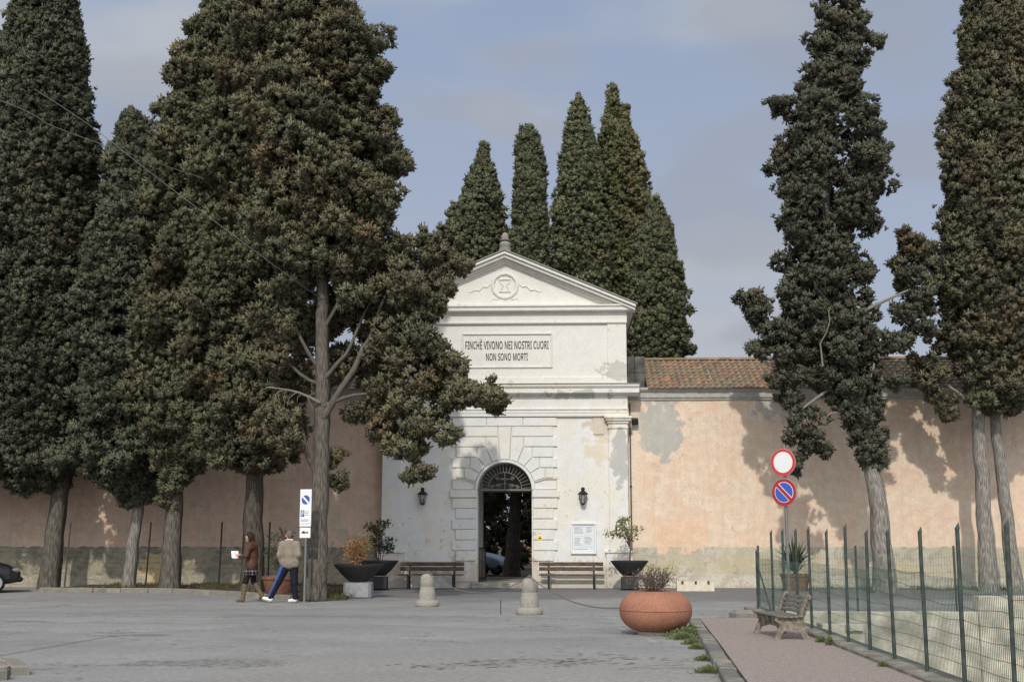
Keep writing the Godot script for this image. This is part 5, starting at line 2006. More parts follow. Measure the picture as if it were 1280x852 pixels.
	# round traffic signs on one pole
	var sg := thing("traffic_sign", "two round traffic signs on grey pole behind park bench", "sign", Vector3(5.0, 0, -27.85), -0.66)
	st = mb()
	tube(st, v3([[0, -0.0, 0], [0, 1.7, 0], [0, 3.62, 0]]), 0.035, 12)
	obj("pole", st, M.galvanised, sg)
	round_sign(sg, 3.24, false)
	round_sign(sg, 2.58, true)
	for y in [3.1, 3.38, 2.44, 2.72]:
		st = mb()
		box(st, Vector3(-0.07, y - 0.015, -0.045), Vector3(0.07, y + 0.015, 0.047), 0.004)
		obj("clamp", st, M.galvanised, sg)
	# parking plate on pole by the tree
	var ps := thing("parking_sign", "white rectangular parking sign on grey pole beside large trunk", "sign", Vector3(-6.33, 0, -31.05), -0.3)
	st = mb()
	tube(st, v3([[0, 0.0, 0], [0, 1.4, 0], [0, 2.7, 0]]), 0.03, 12)
	obj("pole", st, M.galvanised, ps)
	st = mb()
	box(st, Vector3(-0.16, 1.86, 0.04), Vector3(0.16, 2.78, 0.055), 0.004)
	var pl := obj("plate", st, M.sign_white, ps)
	var disc := Transform3D(Basis(Vector3(1, 0, 0), PI * 0.5), Vector3(0, 2.52, 0.056))
	st = mb()
	lathe(st, [Vector2(0.115, 0.0), Vector2(0.115, 0.002), Vector2(0.001, 0.002)], 28, disc)
	obj("blue_disc", st, M.sign_blue, pl)
	st = mb()
	box(st, Vector3(-0.112, -0.024, 0.0585), Vector3(0.112, 0.024, 0.0605), 0.0, Transform3D(Basis(Vector3(0, 0, 1), -PI * 0.25), Vector3(0, 2.52, 0)))
	obj("diagonal_bar", st, M.sign_white, pl)
	st = mb()
	box(st, Vector3(-0.13, 2.1, 0.0555), Vector3(-0.03, 2.26, 0.058))
	obj("blue_square", st, M.sign_blue, pl)
	st = mb()
	box(st, Vector3(-0.105, 2.12, 0.0585), Vector3(-0.088, 2.24, 0.06))
	box(st, Vector3(-0.087, 2.222, 0.0585), Vector3(-0.055, 2.24, 0.06))
	box(st, Vector3(-0.087, 2.17, 0.0585), Vector3(-0.055, 2.188, 0.06))
	box(st, Vector3(-0.07, 2.189, 0.0585), Vector3(-0.055, 2.221, 0.06))
	obj("letter", st, M.sign_white, pl)
	st = mb()
	for q in [[-0.01, 2.22, 0.1], [-0.01, 2.18, 0.08], [-0.01, 2.14, 0.1], [-0.12, 2.02, 0.11], [-0.12, 1.99, 0.06]]:
		box(st, Vector3(q[0], q[1], 0.0555), Vector3(q[2], q[1] + 0.012, 0.057))
	box(st, Vector3(-0.16, 1.925, 0.0555), Vector3(0.16, 1.933, 0.057))
	obj("printed_lines", st, M.sign_grey, pl)
	st = mb()
	box(st, Vector3(-0.15, 1.58, 0.04), Vector3(0.15, 1.835, 0.055), 0.004)
	var pl2 := obj("plate", st, M.sign_white, ps)
	st = mb()
	box(st, Vector3(-0.09, 1.69, 0.0555), Vector3(0.02, 1.725, 0.058))
	box(st, Vector3(-0.06, 1.726, 0.0555), Vector3(-0.01, 1.75, 0.058))
	box(st, Vector3(0.03, 1.695, 0.0555), Vector3(0.09, 1.73, 0.058))
	obj("tow_symbol", st, M.black, pl2)
	st = mb()
	for y in [1.72, 2.0, 2.6]: box(st, Vector3(-0.05, y, -0.035), Vector3(0.05, y + 0.03, 0.039))
	obj("clamp", st, M.galvanised, ps)
	# stay cable of the pole leaning on the trunk
	st = mb()
	tube(st, v3([[-6.25, 0.08, -31.1], [-5.9, 0.9, -31.5], [-5.75, 1.5, -31.62]]), 0.016, 6)
	lathe(st, [Vector2(0.001, -0.02), Vector2(0.022, -0.01), Vector2(0.022, 0.01), Vector2(0.001, 0.02)], 6, Transform3D(Basis.IDENTITY, Vector3(-6.25, 0.08, -31.1)))
	tag(obj("leaning_rod", st, M.rust_post), "dark rod leaning against trunk beside the parking sign", "rod")
	# green fence on the footing
	var f := thing("mesh_fence", "green welded wire fence on concrete footing along pink pavement", "fence", Vector3.ZERO)
	var zs := [-26.2, -24.3, -23.1, -21.8, -20.65, -19.3, -18.1, -16.85, -15.65, -14.3, -13.0, -11.6, -10.3, -9.0]
	for i in zs.size():
		var x := 4.06 - 0.0 * i
		var hh := 1.55 if i > 0 else 1.2
		hh += rng.randf_range(-0.04, 0.05)
		var lean := Vector3(rng.randf_range(-0.02, 0.015), 0, 0)
		st = mb()
		var ra := 0.023
		var top := Vector3(x, 0.14 + hh, zs[i]) + lean
		tube(st, [Vector3(x, 0.14, zs[i]), top], ra, 8)
		# slanted sawn top
		var hi_ := top + Vector3(ra * 0.8, 0.07, 0)
		var c4 := [top + Vector3(-ra, -0.002, -ra), top + Vector3(ra, -0.002, -ra), top + Vector3(ra, -0.002, ra), top + Vector3(-ra, -0.002, ra)]
		for k in 4: face(st, [c4[k], c4[(k + 1) % 4], hi_], top)
		obj("post", st, M.green_post, f)
		if i > 0:
			mesh_panel(f, Vector3(x + 0.03, 0.16, zs[i - 1]), Vector3(x + 0.03, 0.16, zs[i]), 1.02 + (0.0 if i < 5 else rng.randf_range(-0.03, 0.05)), 0.05, 0.145, 0.0021 if i < 7 else 0.003, M.wire, 0.02)
	st = mb()
	tube(st, v3([[4.06, 1.1, -26.2], [4.06, 0.5, -25.1], [4.06, 0.15, -24.5]]), 0.018, 6)
	obj("brace", st, M.green_post, f)
	var f2 := thing("mesh_fence", "green wire fence along far edge of the concrete basin", "fence", Vector3.ZERO)
	var xs := [4.3, 6.4, 8.5, 10.6, 12.7, 14.8, 16.9]
	for i in xs.size():
		st = mb()
		var yb := 0.03 if xs[i] < 8.9 else 0.36
		tube(st, [Vector3(xs[i], yb, -27.5), Vector3(xs[i], 1.42, -27.5)], 0.024, 8)
		obj("post", st, M.green_post, f2)
		if i > 0:
			mesh_panel(f2, Vector3(xs[i - 1], 0.38, -27.5), Vector3(xs[i], 0.38, -27.5), 0.9, 0.06, 0.15, 0.0022, M.wire, 0.03)
		if i == 3:
			st = mb()
			tube(st, v3([[xs[i], 1.15, -27.5], [xs[i] + 0.9, 0.37, -27.5]]), 0.016, 6)
			obj("brace", st, M.green_post, f2)
	# old wire fence between trees and left wall
	var f3 := thing("wire_fence", "old rusty chain fence between cypress trunks and the left wall", "fence", Vector3.ZERO)
	var px := [-15.1, -12.6, -10.35, -9.65, -8.85, -7.2]
	for i in px.size():
		st = mb()
		var ln := rng.randf_range(-0.05, 0.12)
		tube(st, [Vector3(px[i], 0.07, -37.9), Vector3(px[i] + ln, 2.05, -37.9)], 0.026, 8)
		obj("post", st, M.rust_post if i < 1 else M.cast_iron, f3)
		if i > 0:
			mesh_panel(f3, Vector3(px[i - 1], 0.1, -37.9), Vector3(px[i], 0.1, -37.9), 1.85, 0.09, 0.46, 0.0018, M.wire_grey, 0.03)
	# cars
	car("parked_car", "black parked hatchback car at left edge before pink wall", Vector3(-17.75, 0.0, -35.9), 0.5, M.car_black)
	car("parked_car", "grey blue car parked inside, seen through the doorway", Vector3(-4.1, 0.0, -53.0), -0.35, M.car_grey)
	# street lamp outside the frame whose shadow lies on the road
	var sl := thing("street_lamp", "tall street lamp post standing beside the road at left", "street lamp", Vector3(-8.1, 0, -13.0))
	st = mb()
	tube(st, v3([[0, 0, 0], [0, 3, 0], [0, 5.9, 0], [0.08, 6.05, 0], [0.5, 6.12, 0]]), [0.07, 0.055, 0.042, 0.04, 0.035], 10)
	obj("pole", st, M.galvanised, sl)
	st = mb()
	box(st, Vector3(0.25, 6.02, -0.13), Vector3(0.85, 6.2, 0.13), 0.05)
	obj("lamp_head", st, M.cast_iron, sl)
	# overhead cables
	for q in [[[[-22, 15.8, -30], [-14.32, 12.69, -30], [-13.03, 12.03, -30], [-11.55, 11.46, -30], [-9.3, 10.9, -31.2]], "overhead cable crossing in front of the leftmost cypress"], [[[-13.0, 12.6, -29], [-11.5, 11.6, -29], [-9.7, 10.2, -29], [-7.1, 8.25, -29], [-6.15, 7.7, -31.5]], "overhead cable slanting across the large cypress crown"]]:
		st = mb()
		tube(st, bent(v3(q[0]), 3, 0.0), 0.0075, 5)
		tag(obj("overhead_cable", st, M.cable), q[1], "cable", "overhead cables")

func plants():
	rng.seed = 41
	# orange shrub in the first bowl
	var p := thing("shrub", "shrub with orange and olive leaves in dark bowl planter", "shrub", Vector3(-5.37, 0.79, -33.4), 0.0, "potted shrubs")
	twigs(p, Vector3.ZERO, 9, 0.3, 0.75, 0.012, M.twig)
	leafy(p, "foliage", Vector3(-0.08, 0.42, 0), Vector3(0.36, 0.36, 0.34), 620, 0.06, Color(0.5, 0.2, 0.06), Color(0.42, 0.24, 0.1), 0.2)
	leafy(p, "foliage", Vector3(0.06, 0.62, -0.08), Vector3(0.36, 0.32, 0.3), 380, 0.055, Color(0.16, 0.15, 0.07), Color(0.24, 0.19, 0.09), 0.2)
	p = thing("shrub", "dark green bush in bowl planter at gatehouse corner", "shrub", Vector3(-5.55, 0.79, -38.4), 0.0, "potted shrubs")
	twigs(p, Vector3.ZERO, 7, 0.3, 1.2, 0.016, M.twig)
	for k in 12:
		leafy(p, "foliage", Vector3(rng.randf_range(-0.35, 0.4), rng.randf_range(0.35, 1.25), rng.randf_range(-0.3, 0.3)), Vector3(0.2, 0.16, 0.2), 70, 0.08, Color(0.05, 0.065, 0.03), Color(0.08, 0.09, 0.045), 0.1)
	p = thing("small_tree", "sparse small tree with pale green leaves in bowl planter", "shrub", Vector3(2.12, 0.79, -38.6), 0.0, "potted shrubs")
	limb("trunk", p, v3([[0, -0.02, 0], [0.03, 0.5, 0], [0.0, 0.85, 0.02]]), 0.03, 0.018, M.twig, 3, 0.02, 7)
	for k in 13:
		var a := rng.randf() * TAU
		var r := rng.randf_range(0.25, 0.7)
		var c := Vector3(cos(a) * r, 0.95 + rng.randf_range(-0.15, 0.4) * (1.2 - r * 0.6), sin(a) * r * 0.7)
		var st := mb()
		tube(st, [Vector3(0, rng.randf_range(0.5, 0.85), 0), c * 0.6 + Vector3(0, 0.36, 0), c], [0.012, 0.009, 0.005], 5)
		obj("branch", st, M.twig, p)
		leafy(p, "foliage", c, Vector3(0.16, 0.13, 0.16), 34, 0.09, Color(0.16, 0.17, 0.06), Color(0.27, 0.26, 0.12), 0.1)
	p = thing("shrub", "dark green shrub in terracotta pot behind beige jacketed person", "shrub", Vector3(-7.75, 0.49, -34.6), 0.0, "potted shrubs")
	twigs(p, Vector3.ZERO, 8, 0.35, 1.1, 0.014, M.twig)
	for k in 14:
		leafy(p, "foliage", Vector3(rng.randf_range(-0.35, 0.35), rng.randf_range(0.2, 1.2), rng.randf_range(-0.3, 0.3)), Vector3(0.2, 0.2, 0.2), 60, 0.075, Color(0.05, 0.06, 0.035), Color(0.09, 0.1, 0.055), 0.1)
	# spiky palm
	p = thing("palm_plant", "spiky dark green palm in pot behind the green fence", "plant", Vector3(7.1, 0.45, -38.4))
	for k in 120:
		var a := rng.randf() * TAU
		var tilt := rng.randf_range(0.05, 1.25)
		var l := rng.randf_range(0.6, 1.15)
		var d := Vector3(cos(a) * sin(tilt), cos(tilt), sin(a) * sin(tilt))
		var sd := d.cross(Vector3.UP).normalized() * 0.024
		var st := mb()
		var b := Vector3(0, 0.02 + rng.randf() * 0.3, 0)
		var mid := b + d * l * 0.55
		var tip := b + d * l - Vector3(0, 0.12 * tilt, 0)
		var nb := sd.cross(d).normalized() * 0.004
		face(st, [b - sd * 0.5, b + sd * 0.5, mid + sd, mid - sd], mid - nb * 10.0)
		face(st, [mid - sd, mid + sd, tip], mid - nb * 10.0)
		face(st, [b - sd * 0.5 - nb, b + sd * 0.5 - nb, mid + sd - nb, mid - sd - nb], mid + nb * 10.0)
		face(st, [mid - sd - nb, mid + sd - nb, tip], mid + nb * 10.0)
		obj("leaf", st, M.palm, p)
	# dry shrub in the terracotta planter
	p = thing("dry_shrub", "dry grey twiggy shrub growing in the terracotta planter", "shrub", Vector3(1.55, 0.66, -21.35))
	twigs(p, Vector3.ZERO, 44, 0.5, 0.46, 0.007, M.twig)
	leafy(p, "dry_leaves", Vector3(-0.04, 0.22, 0), Vector3(0.5, 0.24, 0.4), 520, 0.032, Color(0.2, 0.16, 0.13), Color(0.13, 0.105, 0.08), 0.2)
	# weeds and grass
	rng.seed = 47
	var wx := []
	var wc := []
	for q in [[2.05, -20.9, 0.3, 0.14], [2.2, -21.5, 0.25, 0.12], [1.95, -20.3, 0.2, 0.1], [2.0, -19.4, 0.13, 0.07], [1.98, -18.6, 0.1, 0.06], [1.78, -15.4, 0.14, 0.07], [1.9, -16.9, 0.1, 0.05], [3.8, -18.7, 0.06, 0.07, 0.09], [3.81, -18.2, 0.05, 0.13, 0.09], [3.82, -15.3, 0.04, 0.04, 0.09]]:
		for i in int(3600 * q[2]):
			var d := Vector3(rng.randfn(0, 0.5), rng.randf(), rng.randfn(0, 0.5))
			wx.append(Transform3D(basis_up(d + Vector3(0, 0.4, 0), rng.randf() * TAU, rng.randf_range(0.02, 0.05)), Vector3(q[0] + d.x * q[2], (q[4] if q.size() > 4 else 0.0) + d.y * q[3] * (1.0 - 0.6 * absf(d.x)), q[1] + d.z * q[2])))
			var v := rng.randf_range(0.7, 1.3)
			wc.append(Color(0.17 * v, 0.2 * v, 0.09 * v))
	multi("weeds", leaf_mesh, wx, wc, M.leaf).set_meta("kind", "stuff")
	var spots := []
	for i in 60: spots.append([rng.randf_range(-14.8, -6.3), 0.074, rng.randf_range(-40.1, -37.2), 0.5])
	for i in 14: spots.append([rng.randf_range(-6.6, -5.6), 0.074, rng.randf_range(-34.5, -32.1), 0.35])
	grass("grass", spots, 130, 0.12, Color(0.10, 0.095, 0.045))
	spots = []
	for i in 40: spots.append([rng.randf_range(7.5, 18), 0.0, rng.randf_range(-40.2, -39.2), 0.5])
	grass("grass", spots, 110, 0.1, Color(0.10, 0.11, 0.045))

func trees():
	var G := "cypresses along the left wall"
	var olive := Color(0.163, 0.161, 0.099)
	var dark := Color(0.123, 0.136, 0.091)
	cypress("tall dense cypress at far left edge, beside black car", Vector3(-15.88, -0.01, -38.6), [[0, 0], [0.1, 2.0], [0.15, 4.0], [-0.6, 9.0], [-1.2, 15]], 0.27, 0.1, [[3.36, -0.45, 0.77], [4.37, -0.9, 1.6], [5.90, -1.15, 2.07], [8.49, -1.25, 2.28], [11.13, -1.25, 2.37], [13.82, -1.3, 2.16], [16.56, -1.32, 1.59], [17.95, -1.20, 1.31], [19.36, -1.16, 0.84], [21.06, -1.37, 0.47], [21.92, -1.48, 0.08]], {tone = dark, shoots = 26, share = 0.22, slim = 1.9, dens = 13.0, gap = 0.04, rough = 0.15, zs = 1.0, blobs = [[-0.9, 3.9, 0.8, 1.6], [0.2, 3.9, 0.6, 1.4], [-1.8, 4.2, 0.8, 1.2]]}, G)
	cypress("slender leaning cypress second from the left", Vector3(-13.23, 0.07, -38.2), [[0, 0], [0.12, 1.8], [0.2, 3.4], [-0.1, 8.0], [-0.4, 12]], 0.17, 0.08, [[2.72, 0.1, 0.45], [3.83, 0.0, 0.94], [5.33, -0.3, 1.46], [7.11, -0.34, 1.74], [9.68, -0.28, 1.74], [11.78, -0.14, 1.26], [13.64, -0.36, 0.88], [14.71, -0.54, 0.49], [15.31, -0.66, 0.08]], {tone = dark, share = 0.28, slim = 1.1, dens = 13.0, gap = 0.12, rough = 0.35, zs = 1.05, blobs = [[-0.9, 4.2, 0.7, 1.5], [0.1, 3.7, 0.6, 1.6], [0.7, 4.3, 0.6, 1.5], [-0.3, 3.2, 0.45, 0.9], [-1.3, 4.4, 0.75, 0.8], [-1.4, 3.9, 0.6, 1.7], [-0.8, 3.5, 0.5, 1.2]]}, G, M.bark_pale)
	cypress("thick cypress with foliage low on its trunk, third from left", Vector3(-11.53, 0.07, -36.9), [[0, 0], [0.02, 2.0], [0.1, 4.5], [0.6, 10.0], [1.1, 17]], 0.24, 0.1, [[3.3, 0.12, 0.47], [4.1, 0.32, 1.04], [4.92, 0.52, 1.61], [6.91, 0.51, 1.99], [9.4, 0.59, 1.87], [11.93, 0.77, 1.87], [15.04, 0.92, 1.76], [16.88, 1.22, 1.35], [18.48, 1.37, 0.96], [20.09, 1.27, 0.45], [21.46, 1.16, 0.06]], {tone = olive, share = 0.27, slim = 0.75, dens = 13.0, gap = 0.16, fill = 0.85, core = 1.3, rough = 0.7, zs = 1.0, blobs = [[-0.15, 2.5, 0.3, 0.2], [-0.1, 2.95, 0.34, 0.22], [0.25, 3.1, 0.3, 0.15]]}, G)
	cypress("broad cypress fourth from left with low hanging foliage", Vector3(-8.75, 0.07, -35.5), [[0, 0], [0.0, 2.0], [-0.05, 4.5], [-0.2, 10.0], [0.0, 17]], 0.26, 0.1, [[3.5, 0.0, 0.63], [4.0, -0.3, 1.5], [4.78, -0.4, 1.9], [5.97, -0.4, 1.84], [7.85, -0.3, 1.76], [10.25, -0.2, 1.84], [12.69, 0.0, 1.84], [15.18, 0.1, 1.64], [17.72, 0.2, 1.23], [19.79, 0.1, 0.56], [21.10, 0.0, 0.07]], {tone = olive, share = 0.28, slim = 0.7, dens = 13.0, gap = 0.2, fill = 0.72, core = 1.3, rough = 0.8, blobs = [[-1.0, 4.4, 0.7, 1.2], [0.1, 4.3, 0.75, 1.4], [0.7, 4.7, 0.6, 1.3], [-0.6, 3.7, 0.5, 1.2], [0.4, 3.6, 0.45, 1.2], [-0.3, 5.2, 0.8, 1.5]]}, G, M.bark_dark)
	# one more of the row, just outside the frame, whose shade lies on the wall
	cypress("dense cypress of the left row outside the frame beside black car", Vector3(-19.4, 0.0, -38.0), [[0, 0], [0.0, 4.0], [0.1, 12.0]], 0.28, 0.08, [[3.0, 0.0, 0.9], [4.2, 0.0, 1.9], [7.0, 0.1, 2.3], [11.0, 0.1, 2.3], [15.0, 0.1, 1.6], [18.5, 0.1, 0.1]], {tone = dark, share = 0.3, slim = 1.6, dens = 10.0, gap = 0.05}, G)
	# the large open cypress in front
	var t := cypress("large open cypress with bare grey trunk and forked limbs beside parking sign", Vector3(-6.24, 0.03, -31.9), [[0, 0], [0.08, 2.6], [0.08, 5.1], [0.02, 6.8], [0.0, 8.8], [-0.1, 11.5], [-0.6, 15.5]], 0.25, 0.07, [[8.53, 0.15, 0.95], [9.4, 0.23, 1.57], [10.28, -0.02, 1.74], [11.61, -0.09, 1.91], [13.19, -0.42, 1.86], [14.79, -0.52, 1.92], [16.18, -0.89, 1.5], [17.8, -0.9, 0.62], [18.73, -0.96, 0.06]], {tone = Color(0.173, 0.167, 0.103), share = 0.29, slim = 0.6, dens = 13.0, gap = 0.25, fill = 0.62, core = 0.25, rough = 0.55, swell = 1.16, boughs = 10, zs = 0.85, blobs = [[3.01, 9.36, 0.6, -0.8], [2.49, 8.61, 0.77, -0.5], [3.33, 8.92, 0.5, -0.9], [1.85, 8.39, 0.75, -0.2], [2.0, 7.32, 0.85, -0.2], [2.6, 7.53, 0.6, -0.3], [2.85, 6.36, 0.85, 0.0], [2.3, 6.58, 0.95, 0.2], [1.75, 6.3, 0.7, -0.3], [3.3, 5.9, 0.5, 0.1], [3.98, 5.31, 0.65, 0.3], [4.4, 4.99, 0.5, 0.3], [3.6, 5.0, 0.6, 0.3], [0.7, 7.6, 0.9, -1.5], [0.9, 6.4, 0.9, -1.6], [1.0, 5.3, 0.8, -1.6], [0.4, 8.4, 0.9, -1.3], [1.6, 7.0, 0.8, -1.4], [-0.6, 7.3, 0.9, -1.5], [-0.7, 5.9, 0.8, -1.4], [-0.95, 8.1, 0.6, 0.5], [-1.15, 7.2, 0.6, 0.5], [-1.2, 6.2, 0.55, 0.4], [-1.0, 4.6, 0.5, 0.6], [-0.75, 4.0, 0.42, 0.5], [0.9, 7.9, 0.5, 0.5], [0.75, 8.5, 0.5, 0.4], [3.15, 5.31, 0.8, 0.2], [2.2, 5.2, 0.75, 0.4], [2.95, 4.17, 0.65, 0.6], [2.34, 3.86, 0.55, 0.6], [2.65, 3.14, 0.4, 0.6], [1.75, 4.3, 0.5, 0.2], [1.5, 5.2, 0.5, -0.6], [0.28, 3.04, 0.34, -0.5], [0.45, 3.6, 0.3, -0.5], [1.10, 8.9, 0.7, 0.0], [2.95, 8.5, 0.6, -0.3], [2.5, 9.1, 0.6, -0.4], [2.9, 7.9, 0.6, -0.1], [2.2, 7.9, 0.7, 0.2], [1.7, 9.2, 0.7, -0.2], [1.3, 8.2, 0.6, -0.6], [1.45, 14.0, 0.45, 0.2], [1.5, 12.7, 0.42, -0.2], [1.9, 11.4, 0.45, 0.1], [1.7, 10.6, 0.4, 0.0], [0.2, 9.4, 0.8, 0.8], [-1.2, 9.6, 0.8, 0.8], [-0.7, 8.8, 0.6, 0.9]]}, G)
	rng.seed = 77
	for b in [[[[0.12, 4.6, 0.1], [0.65, 5.4, 0.25], [1.2, 6.4, 0.3], [1.6, 7.5, 0.1], [1.75, 8.3, -0.2]], 0.1, 0.03], [[[0.1, 5.6, 0.1], [0.7, 6.3, 0.2], [1.1, 7.2, 0.1], [1.4, 8.2, -0.1]], 0.065, 0.02], [[[0.05, 6.9, 0], [0.5, 7.7, 0.2], [0.95, 8.6, 0.1]], 0.06, 0.02], [[[0.1, 4.9, 0.1], [0.8, 5.15, 0.3], [1.7, 5.2, 0.5], [2.7, 5.1, 0.5]], 0.06, 0.02], [[[0, 5.9, 0], [-0.3, 6.3, 0.1], [-0.75, 7.2, 0.0], [-1.3, 8.0, -0.3]], 0.055, 0.02], [[[0, 5.5, 0], [-0.35, 5.65, 0.1], [-0.9, 6.1, 0.0], [-1.6, 6.4, -0.4]], 0.05, 0.02], [[[1.2, 6.4, 0.3], [2.0, 6.7, 0.3], [2.8, 6.4, 0.2]], 0.06, 0.03], [[[0.05, 3.0, 0.0], [-0.25, 3.7, 0.2], [-0.4, 4.3, 0.3]], 0.07, 0.04]]:
		limb("branch", t, v3(b[0]), b[1], b[2], M.bark, rng.randi() % 50, 0.08, 9, 0.0, 0.05)
	limb("dead_branch", t, v3([[0.05, 5.0, 0.25], [-0.5, 5.25, 0.5], [-1.2, 5.32, 0.9]]), 0.045, 0.015, M.dead_wood, 4, 0.06, 6, 0.0, 0.0)
	for k in 11:
		var u := rng.randf_range(0.15, 1.0)
		var b0 := Vector3(lerpf(0.0, -1.2, u), 5.05 + 0.3 * sqrt(u), lerpf(0.25, 0.9, u))
		var dr := Vector3(rng.randfn(-0.15, 0.25), rng.randf_range(-0.75, 0.1), rng.randfn(0.1, 0.2)) * rng.randf_range(0.5, 0.9)
		limb("dead_twig", t, [b0, b0 + dr * 0.5 + Vector3(-0.06, 0.05, 0), b0 + dr], 0.012, 0.004, M.dead_wood, k, 0.12, 5, 0.0, 0.0)
	# right of the gate
	var GR := "cypresses along the right wall"
	t = cypress("gappy leaning cypress with whitish trunk right of the traffic signs", Vector3(9.41, 0.0, -36.9), [[0, 0], [-0.1, 2.5], [-0.4, 4.5], [-0.7, 6.0], [-1.15, 8.5], [-1.25, 12.0], [-0.9, 17.0]], 0.27, 0.06, [[3.71, -0.2, 0.37], [4.65, -0.3, 0.57], [5.6, -0.6, 0.87], [6.81, -1.05, 1.29], [8.02, -1.25, 1.47], [9.24, -1.37, 1.38], [10.48, -1.34, 1.36], [11.73, -1.17, 1.61], [12.99, -1.0, 1.7], [14.26, -1.09, 1.61], [15.15, -1.02, 1.1], [15.92, -0.73, 0.9], [17.09, -0.63, 0.95], [17.88, -0.64, 0.78], [18.53, -0.55, 0.25]], {tone = Color(0.123, 0.128, 0.091), share = 0.27, slim = 0.75, dens = 13.0, gap = 0.25, fill = 0.34, core = 0.0, rough = 0.5, zs = 0.8, boughs = 10, blobs = [[0.3, 16.9, 0.3], [0.5, 16.7, 0.26], [-2.56, 14.77, 0.42], [0.66, 13.20, 0.4], [-3.72, 8.63, 0.5], [-3.26, 8.14, 0.65], [-3.41, 7.05, 0.52], [-2.56, 7.53, 0.75], [1.08, 9.33, 0.5], [1.40, 8.72, 0.52], [1.35, 7.75, 0.5], [-2.63, 5.61, 0.5], [-2.30, 4.89, 0.5], [-2.21, 4.18, 0.42], [-2.46, 3.60, 0.3], [-1.62, 4.18, 0.32], [-1.82, 5.13, 0.45], [-2.66, 4.54, 0.34], [-2.3, 6.5, 0.6], [-1.6, 6.1, 0.5], [-2.9, 7.6, 0.6, 0.3], [-2.6, 6.9, 0.5, 0.4], [-2.9, 6.2, 0.4, 0.2], [-2.1, 4.6, 0.45, 0.4], [0.9, 8.2, 0.5, 0.3], [0.6, 7.2, 0.5, 0.3], [0.5, 6.2, 0.4, 0.2]]}, GR, M.bark_pale)
	for b in [[[[-0.7, 6.0, 0], [-1.4, 5.9, 0.2], [-2.3, 5.3, 0.2]], 0.07, 0.03], [[[-1.0, 7.6, 0], [-1.9, 7.9, 0.1], [-3.1, 8.1, 0.1]], 0.08, 0.03], [[[-0.5, 5.0, 0.1], [-1.2, 5.25, 0.2], [-1.7, 5.0, 0.2]], 0.04, 0.02], [[[-1.0, 7.9, 0], [0.2, 8.5, 0.1], [1.1, 8.9, 0.1]], 0.07, 0.03]]:
		limb("branch", t, v3(b[0]), b[1], b[2], M.bark_pale, rng.randi() % 50, 0.08, 8, 0.0, 0.05)
	limb("dead_branch", t, v3([[-1.75, 6.5, 0.9], [-1.8, 7.2, 1.0], [-1.6, 7.6, 1.1], [-1.6, 8.1, 1.1]]), 0.03, 0.012, M.dead_wood, 4, 0.08, 6, 0.0, 0.0)
	t = cypress("tall dense cypress near right edge with straight grey trunk", Vector3(12.72, 0.0, -38.0), [[0, 0], [0.0, 3.0], [0.05, 6.0], [0.6, 11.0], [1.1, 18.0]], 0.22, 0.08, [[5.5, 0.58, 0.62], [6.1, 0.73, 1.06], [6.93, 0.85, 1.5], [8.18, 0.92, 1.72], [9.18, 0.86, 1.85], [10.44, 0.93, 1.76], [11.97, 1.03, 1.69], [14.57, 1.18, 1.56], [16.95, 1.39, 1.27], [18.56, 1.43, 0.99], [21.83, 1.62, 0.4], [23.22, 1.57, 0.07]], {tone = Color(0.166, 0.161, 0.103), shoots = 26, share = 0.24, slim = 1.1, dens = 13.0, gap = 0.1, rough = 0.35, blobs = [[-1.5, 10.5, 0.7], [-1.2, 9.6, 0.7], [-1.1, 8.9, 0.7], [-1.75, 10.70, 0.55], [-2.03, 9.94, 0.5], [-2.1, 9.3, 0.45], [-1.0, 7.6, 0.6], [-1.60, 8.68, 0.55], [-1.35, 6.44, 0.6], [-1.03, 5.70, 0.48], [-0.82, 5.22, 0.34], [-1.57, 6.94, 0.45], [-0.2, 5.6, 0.5, 0.8], [0.8, 6.2, 0.6, 1.0]]}, GR, M.bark_pale)
	for b in [[[[-0.02, 5.4, 0], [-0.6, 5.9, 0.1], [-1.4, 6.5, 0.1]], 0.06, 0.03], [[[0.0, 8.4, 0], [-0.8, 9.2, 0.1], [-1.8, 10.2, 0.1]], 0.07, 0.03], [[[0.0, 7.6, 0], [-0.8, 8.2, 0.1], [-1.5, 8.7, 0.1]], 0.06, 0.03]]:
		limb("branch", t, v3(b[0]), b[1], b[2], M.bark_pale, rng.randi() % 50, 0.08, 8, 0.0, 0.05)
	cypress("cypress with slim tilted trunk at the extreme right edge", Vector3(13.6, 0.0, -38.3), [[0, 0], [-0.15, 3.0], [-0.2, 6.0], [1.0, 10.0], [2.0, 16.0]], 0.19, 0.07, [[5.9, 0.9, 0.55], [6.50, 1.4, 0.92], [7.82, 1.9, 1.30], [10.91, 2.3, 1.47], [14.88, 2.5, 1.27], [18.96, 2.7, 0.71], [22.31, 2.8, 0.08]], {tone = dark, share = 0.3, slim = 1.4, dens = 12.0, gap = 0.05}, GR, M.bark_pale)
	# inside the cemetery
	var GB := "cypresses rising behind the gatehouse"
	var back := Color(0.176, 0.192, 0.111)
	cypress("conical cypress behind gatehouse, left of the pediment finial", Vector3(-3.4, 0.0, -51.0), [[0, 0], [0.0, 4.0], [0.1, 14.0]], 0.25, 0.05, [[3.0, 0.0, 1.11], [6.0, 0.0, 1.58], [9.43, 0.0, 1.62], [11.81, -0.05, 1.51], [13.54, 0.05, 1.36], [15.28, 0.1, 1.07], [16.5, 0.2, 0.62], [17.38, 0.22, 0.31], [18.09, 0.23, 0.06]], {tone = Color(0.163, 0.183, 0.111), share = 0.26, shoots = 16, rough = 0.5, slim = 1.7, dens = 11.0, gap = 0.08}, GB, M.bark_dark)
	rng.seed = 303
	var hd := thing("hedge", "dark clipped hedge at the end of cemetery path beyond doorway", "hedge", Vector3(-2.0, 0, -62.0))
	var hx := []
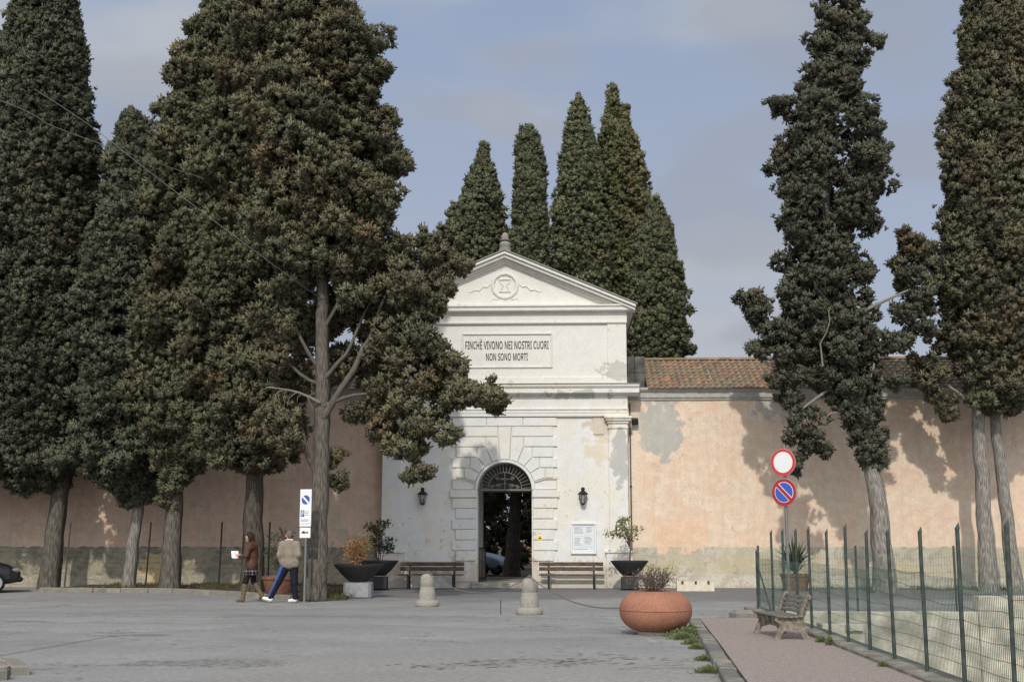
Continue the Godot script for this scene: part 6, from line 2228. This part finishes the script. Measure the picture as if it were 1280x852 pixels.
	var hc := []
	for k in 40: lobe(hx, hc, Vector3(-5.0 + k * 0.25, rng.randf_range(0.4, 3.6), rng.randf_range(-0.6, 0.6)), 0.6, 0.7, Vector3(0, 0, -9), 9.0, Color(0.070, 0.082, 0.048), 0.2, 1.3)
	multi("foliage", spray_mesh, hx, hc, M.leaf, hd).set_meta("kind", "stuff")
	for k in 5:
		limb("stem", hd, [Vector3(-4.6 + k * 2.2, 0, 0), Vector3(-4.5 + k * 2.2, 1.5, 0.1), Vector3(-4.6 + k * 2.2, 3.0, 0)], 0.08, 0.03, M.bark_dark, k, 0.1, 7)
	cypress("slim columnar cypress just right of the pediment finial", Vector3(-1.95, 0.0, -50.0), [[0, 0], [0.2, 3.0], [0.7, 8.0], [0.75, 15.0]], 0.27, 0.05, [[7.05, 0.6, 0.6], [8.55, 0.72, 0.77], [9.91, 0.76, 0.79], [12.59, 0.8, 0.77], [14.63, 0.76, 0.7], [16.7, 0.78, 0.57], [17.91, 0.73, 0.4], [18.57, 0.75, 0.17]], {tone = Color(0.163, 0.183, 0.111), shoots = 16, share = 0.26, slim = 1.9, dens = 12.0, gap = 0.02, blobs = [[-1.2, 3.6, 0.9], [-0.2, 3.9, 0.9], [0.9, 3.5, 0.8], [-1.8, 4.6, 1.0], [0.9, 4.8, 1.0]]}, GB, M.bark_dark)
	cypress("tall pointed cypress behind right slope of the pediment", Vector3(0.69, 0.0, -50.0), [[0, 0], [0.1, 6.0], [0.2, 15.0]], 0.25, 0.05, [[2.6, 0.25, 0.77], [5.0, 0.25, 1.25], [9.24, 0.25, 1.33], [12.24, 0.25, 1.22], [14.62, 0.15, 1.05], [16.68, 0.18, 0.83], [18.06, 0.28, 0.58], [19.11, 0.22, 0.31], [19.88, 0.23, 0.08]], {tone = back, share = 0.26, shoots = 16, rough = 0.45, slim = 1.9, dens = 12.0, gap = 0.08}, GB, M.bark_dark)
	cypress("tallest cypress behind the gatehouse with twin tips", Vector3(2.37, 0.0, -52.0), [[0, 0], [0.1, 6.0], [0.3, 16.0]], 0.3, 0.05, [[3.0, 0.6, 1.15], [6.0, 0.64, 1.64], [9.55, 0.64, 1.7], [12.67, 0.66, 1.59], [15.14, 0.47, 1.39], [17.28, 0.29, 1.04], [18.75, 0.25, 0.73], [19.85, 0.1, 0.4], [21.01, 0.08, 0.1]], {tone = Color(0.191, 0.194, 0.103), share = 0.26, shoots = 16, rough = 0.5, slim = 1.8, dens = 12.0, gap = 0.08, blobs = [[0.55, 19.2, 0.28], [0.58, 19.7, 0.22], [0.62, 20.1, 0.14]]}, GB, M.bark_dark)
	cypress("shaggy cypress behind gatehouse with ragged right side above tiled roof", Vector3(3.78, 0.0, -49.0), [[0, 0], [0.0, 5.0], [0.1, 12.0]], 0.25, 0.05, [[4.0, -0.1, 0.86], [7.13, -0.1, 1.06], [8.41, -0.11, 1.25], [10.03, 0.1, 1.23], [11.66, 0.15, 1.06], [12.98, 0.18, 0.82], [14.31, 0.2, 0.48], [15.05, 0.18, 0.16]], {tone = Color(0.163, 0.177, 0.103), share = 0.3, slim = 1.0, dens = 12.0, gap = 0.05, blobs = [[0.75, 13.9, 0.28], [1.2, 11.3, 0.36], [1.35, 10.5, 0.3], [1.25, 9.6, 0.34], [1.35, 9.0, 0.28], [1.1, 8.3, 0.34]]}, GB, M.bark_dark)
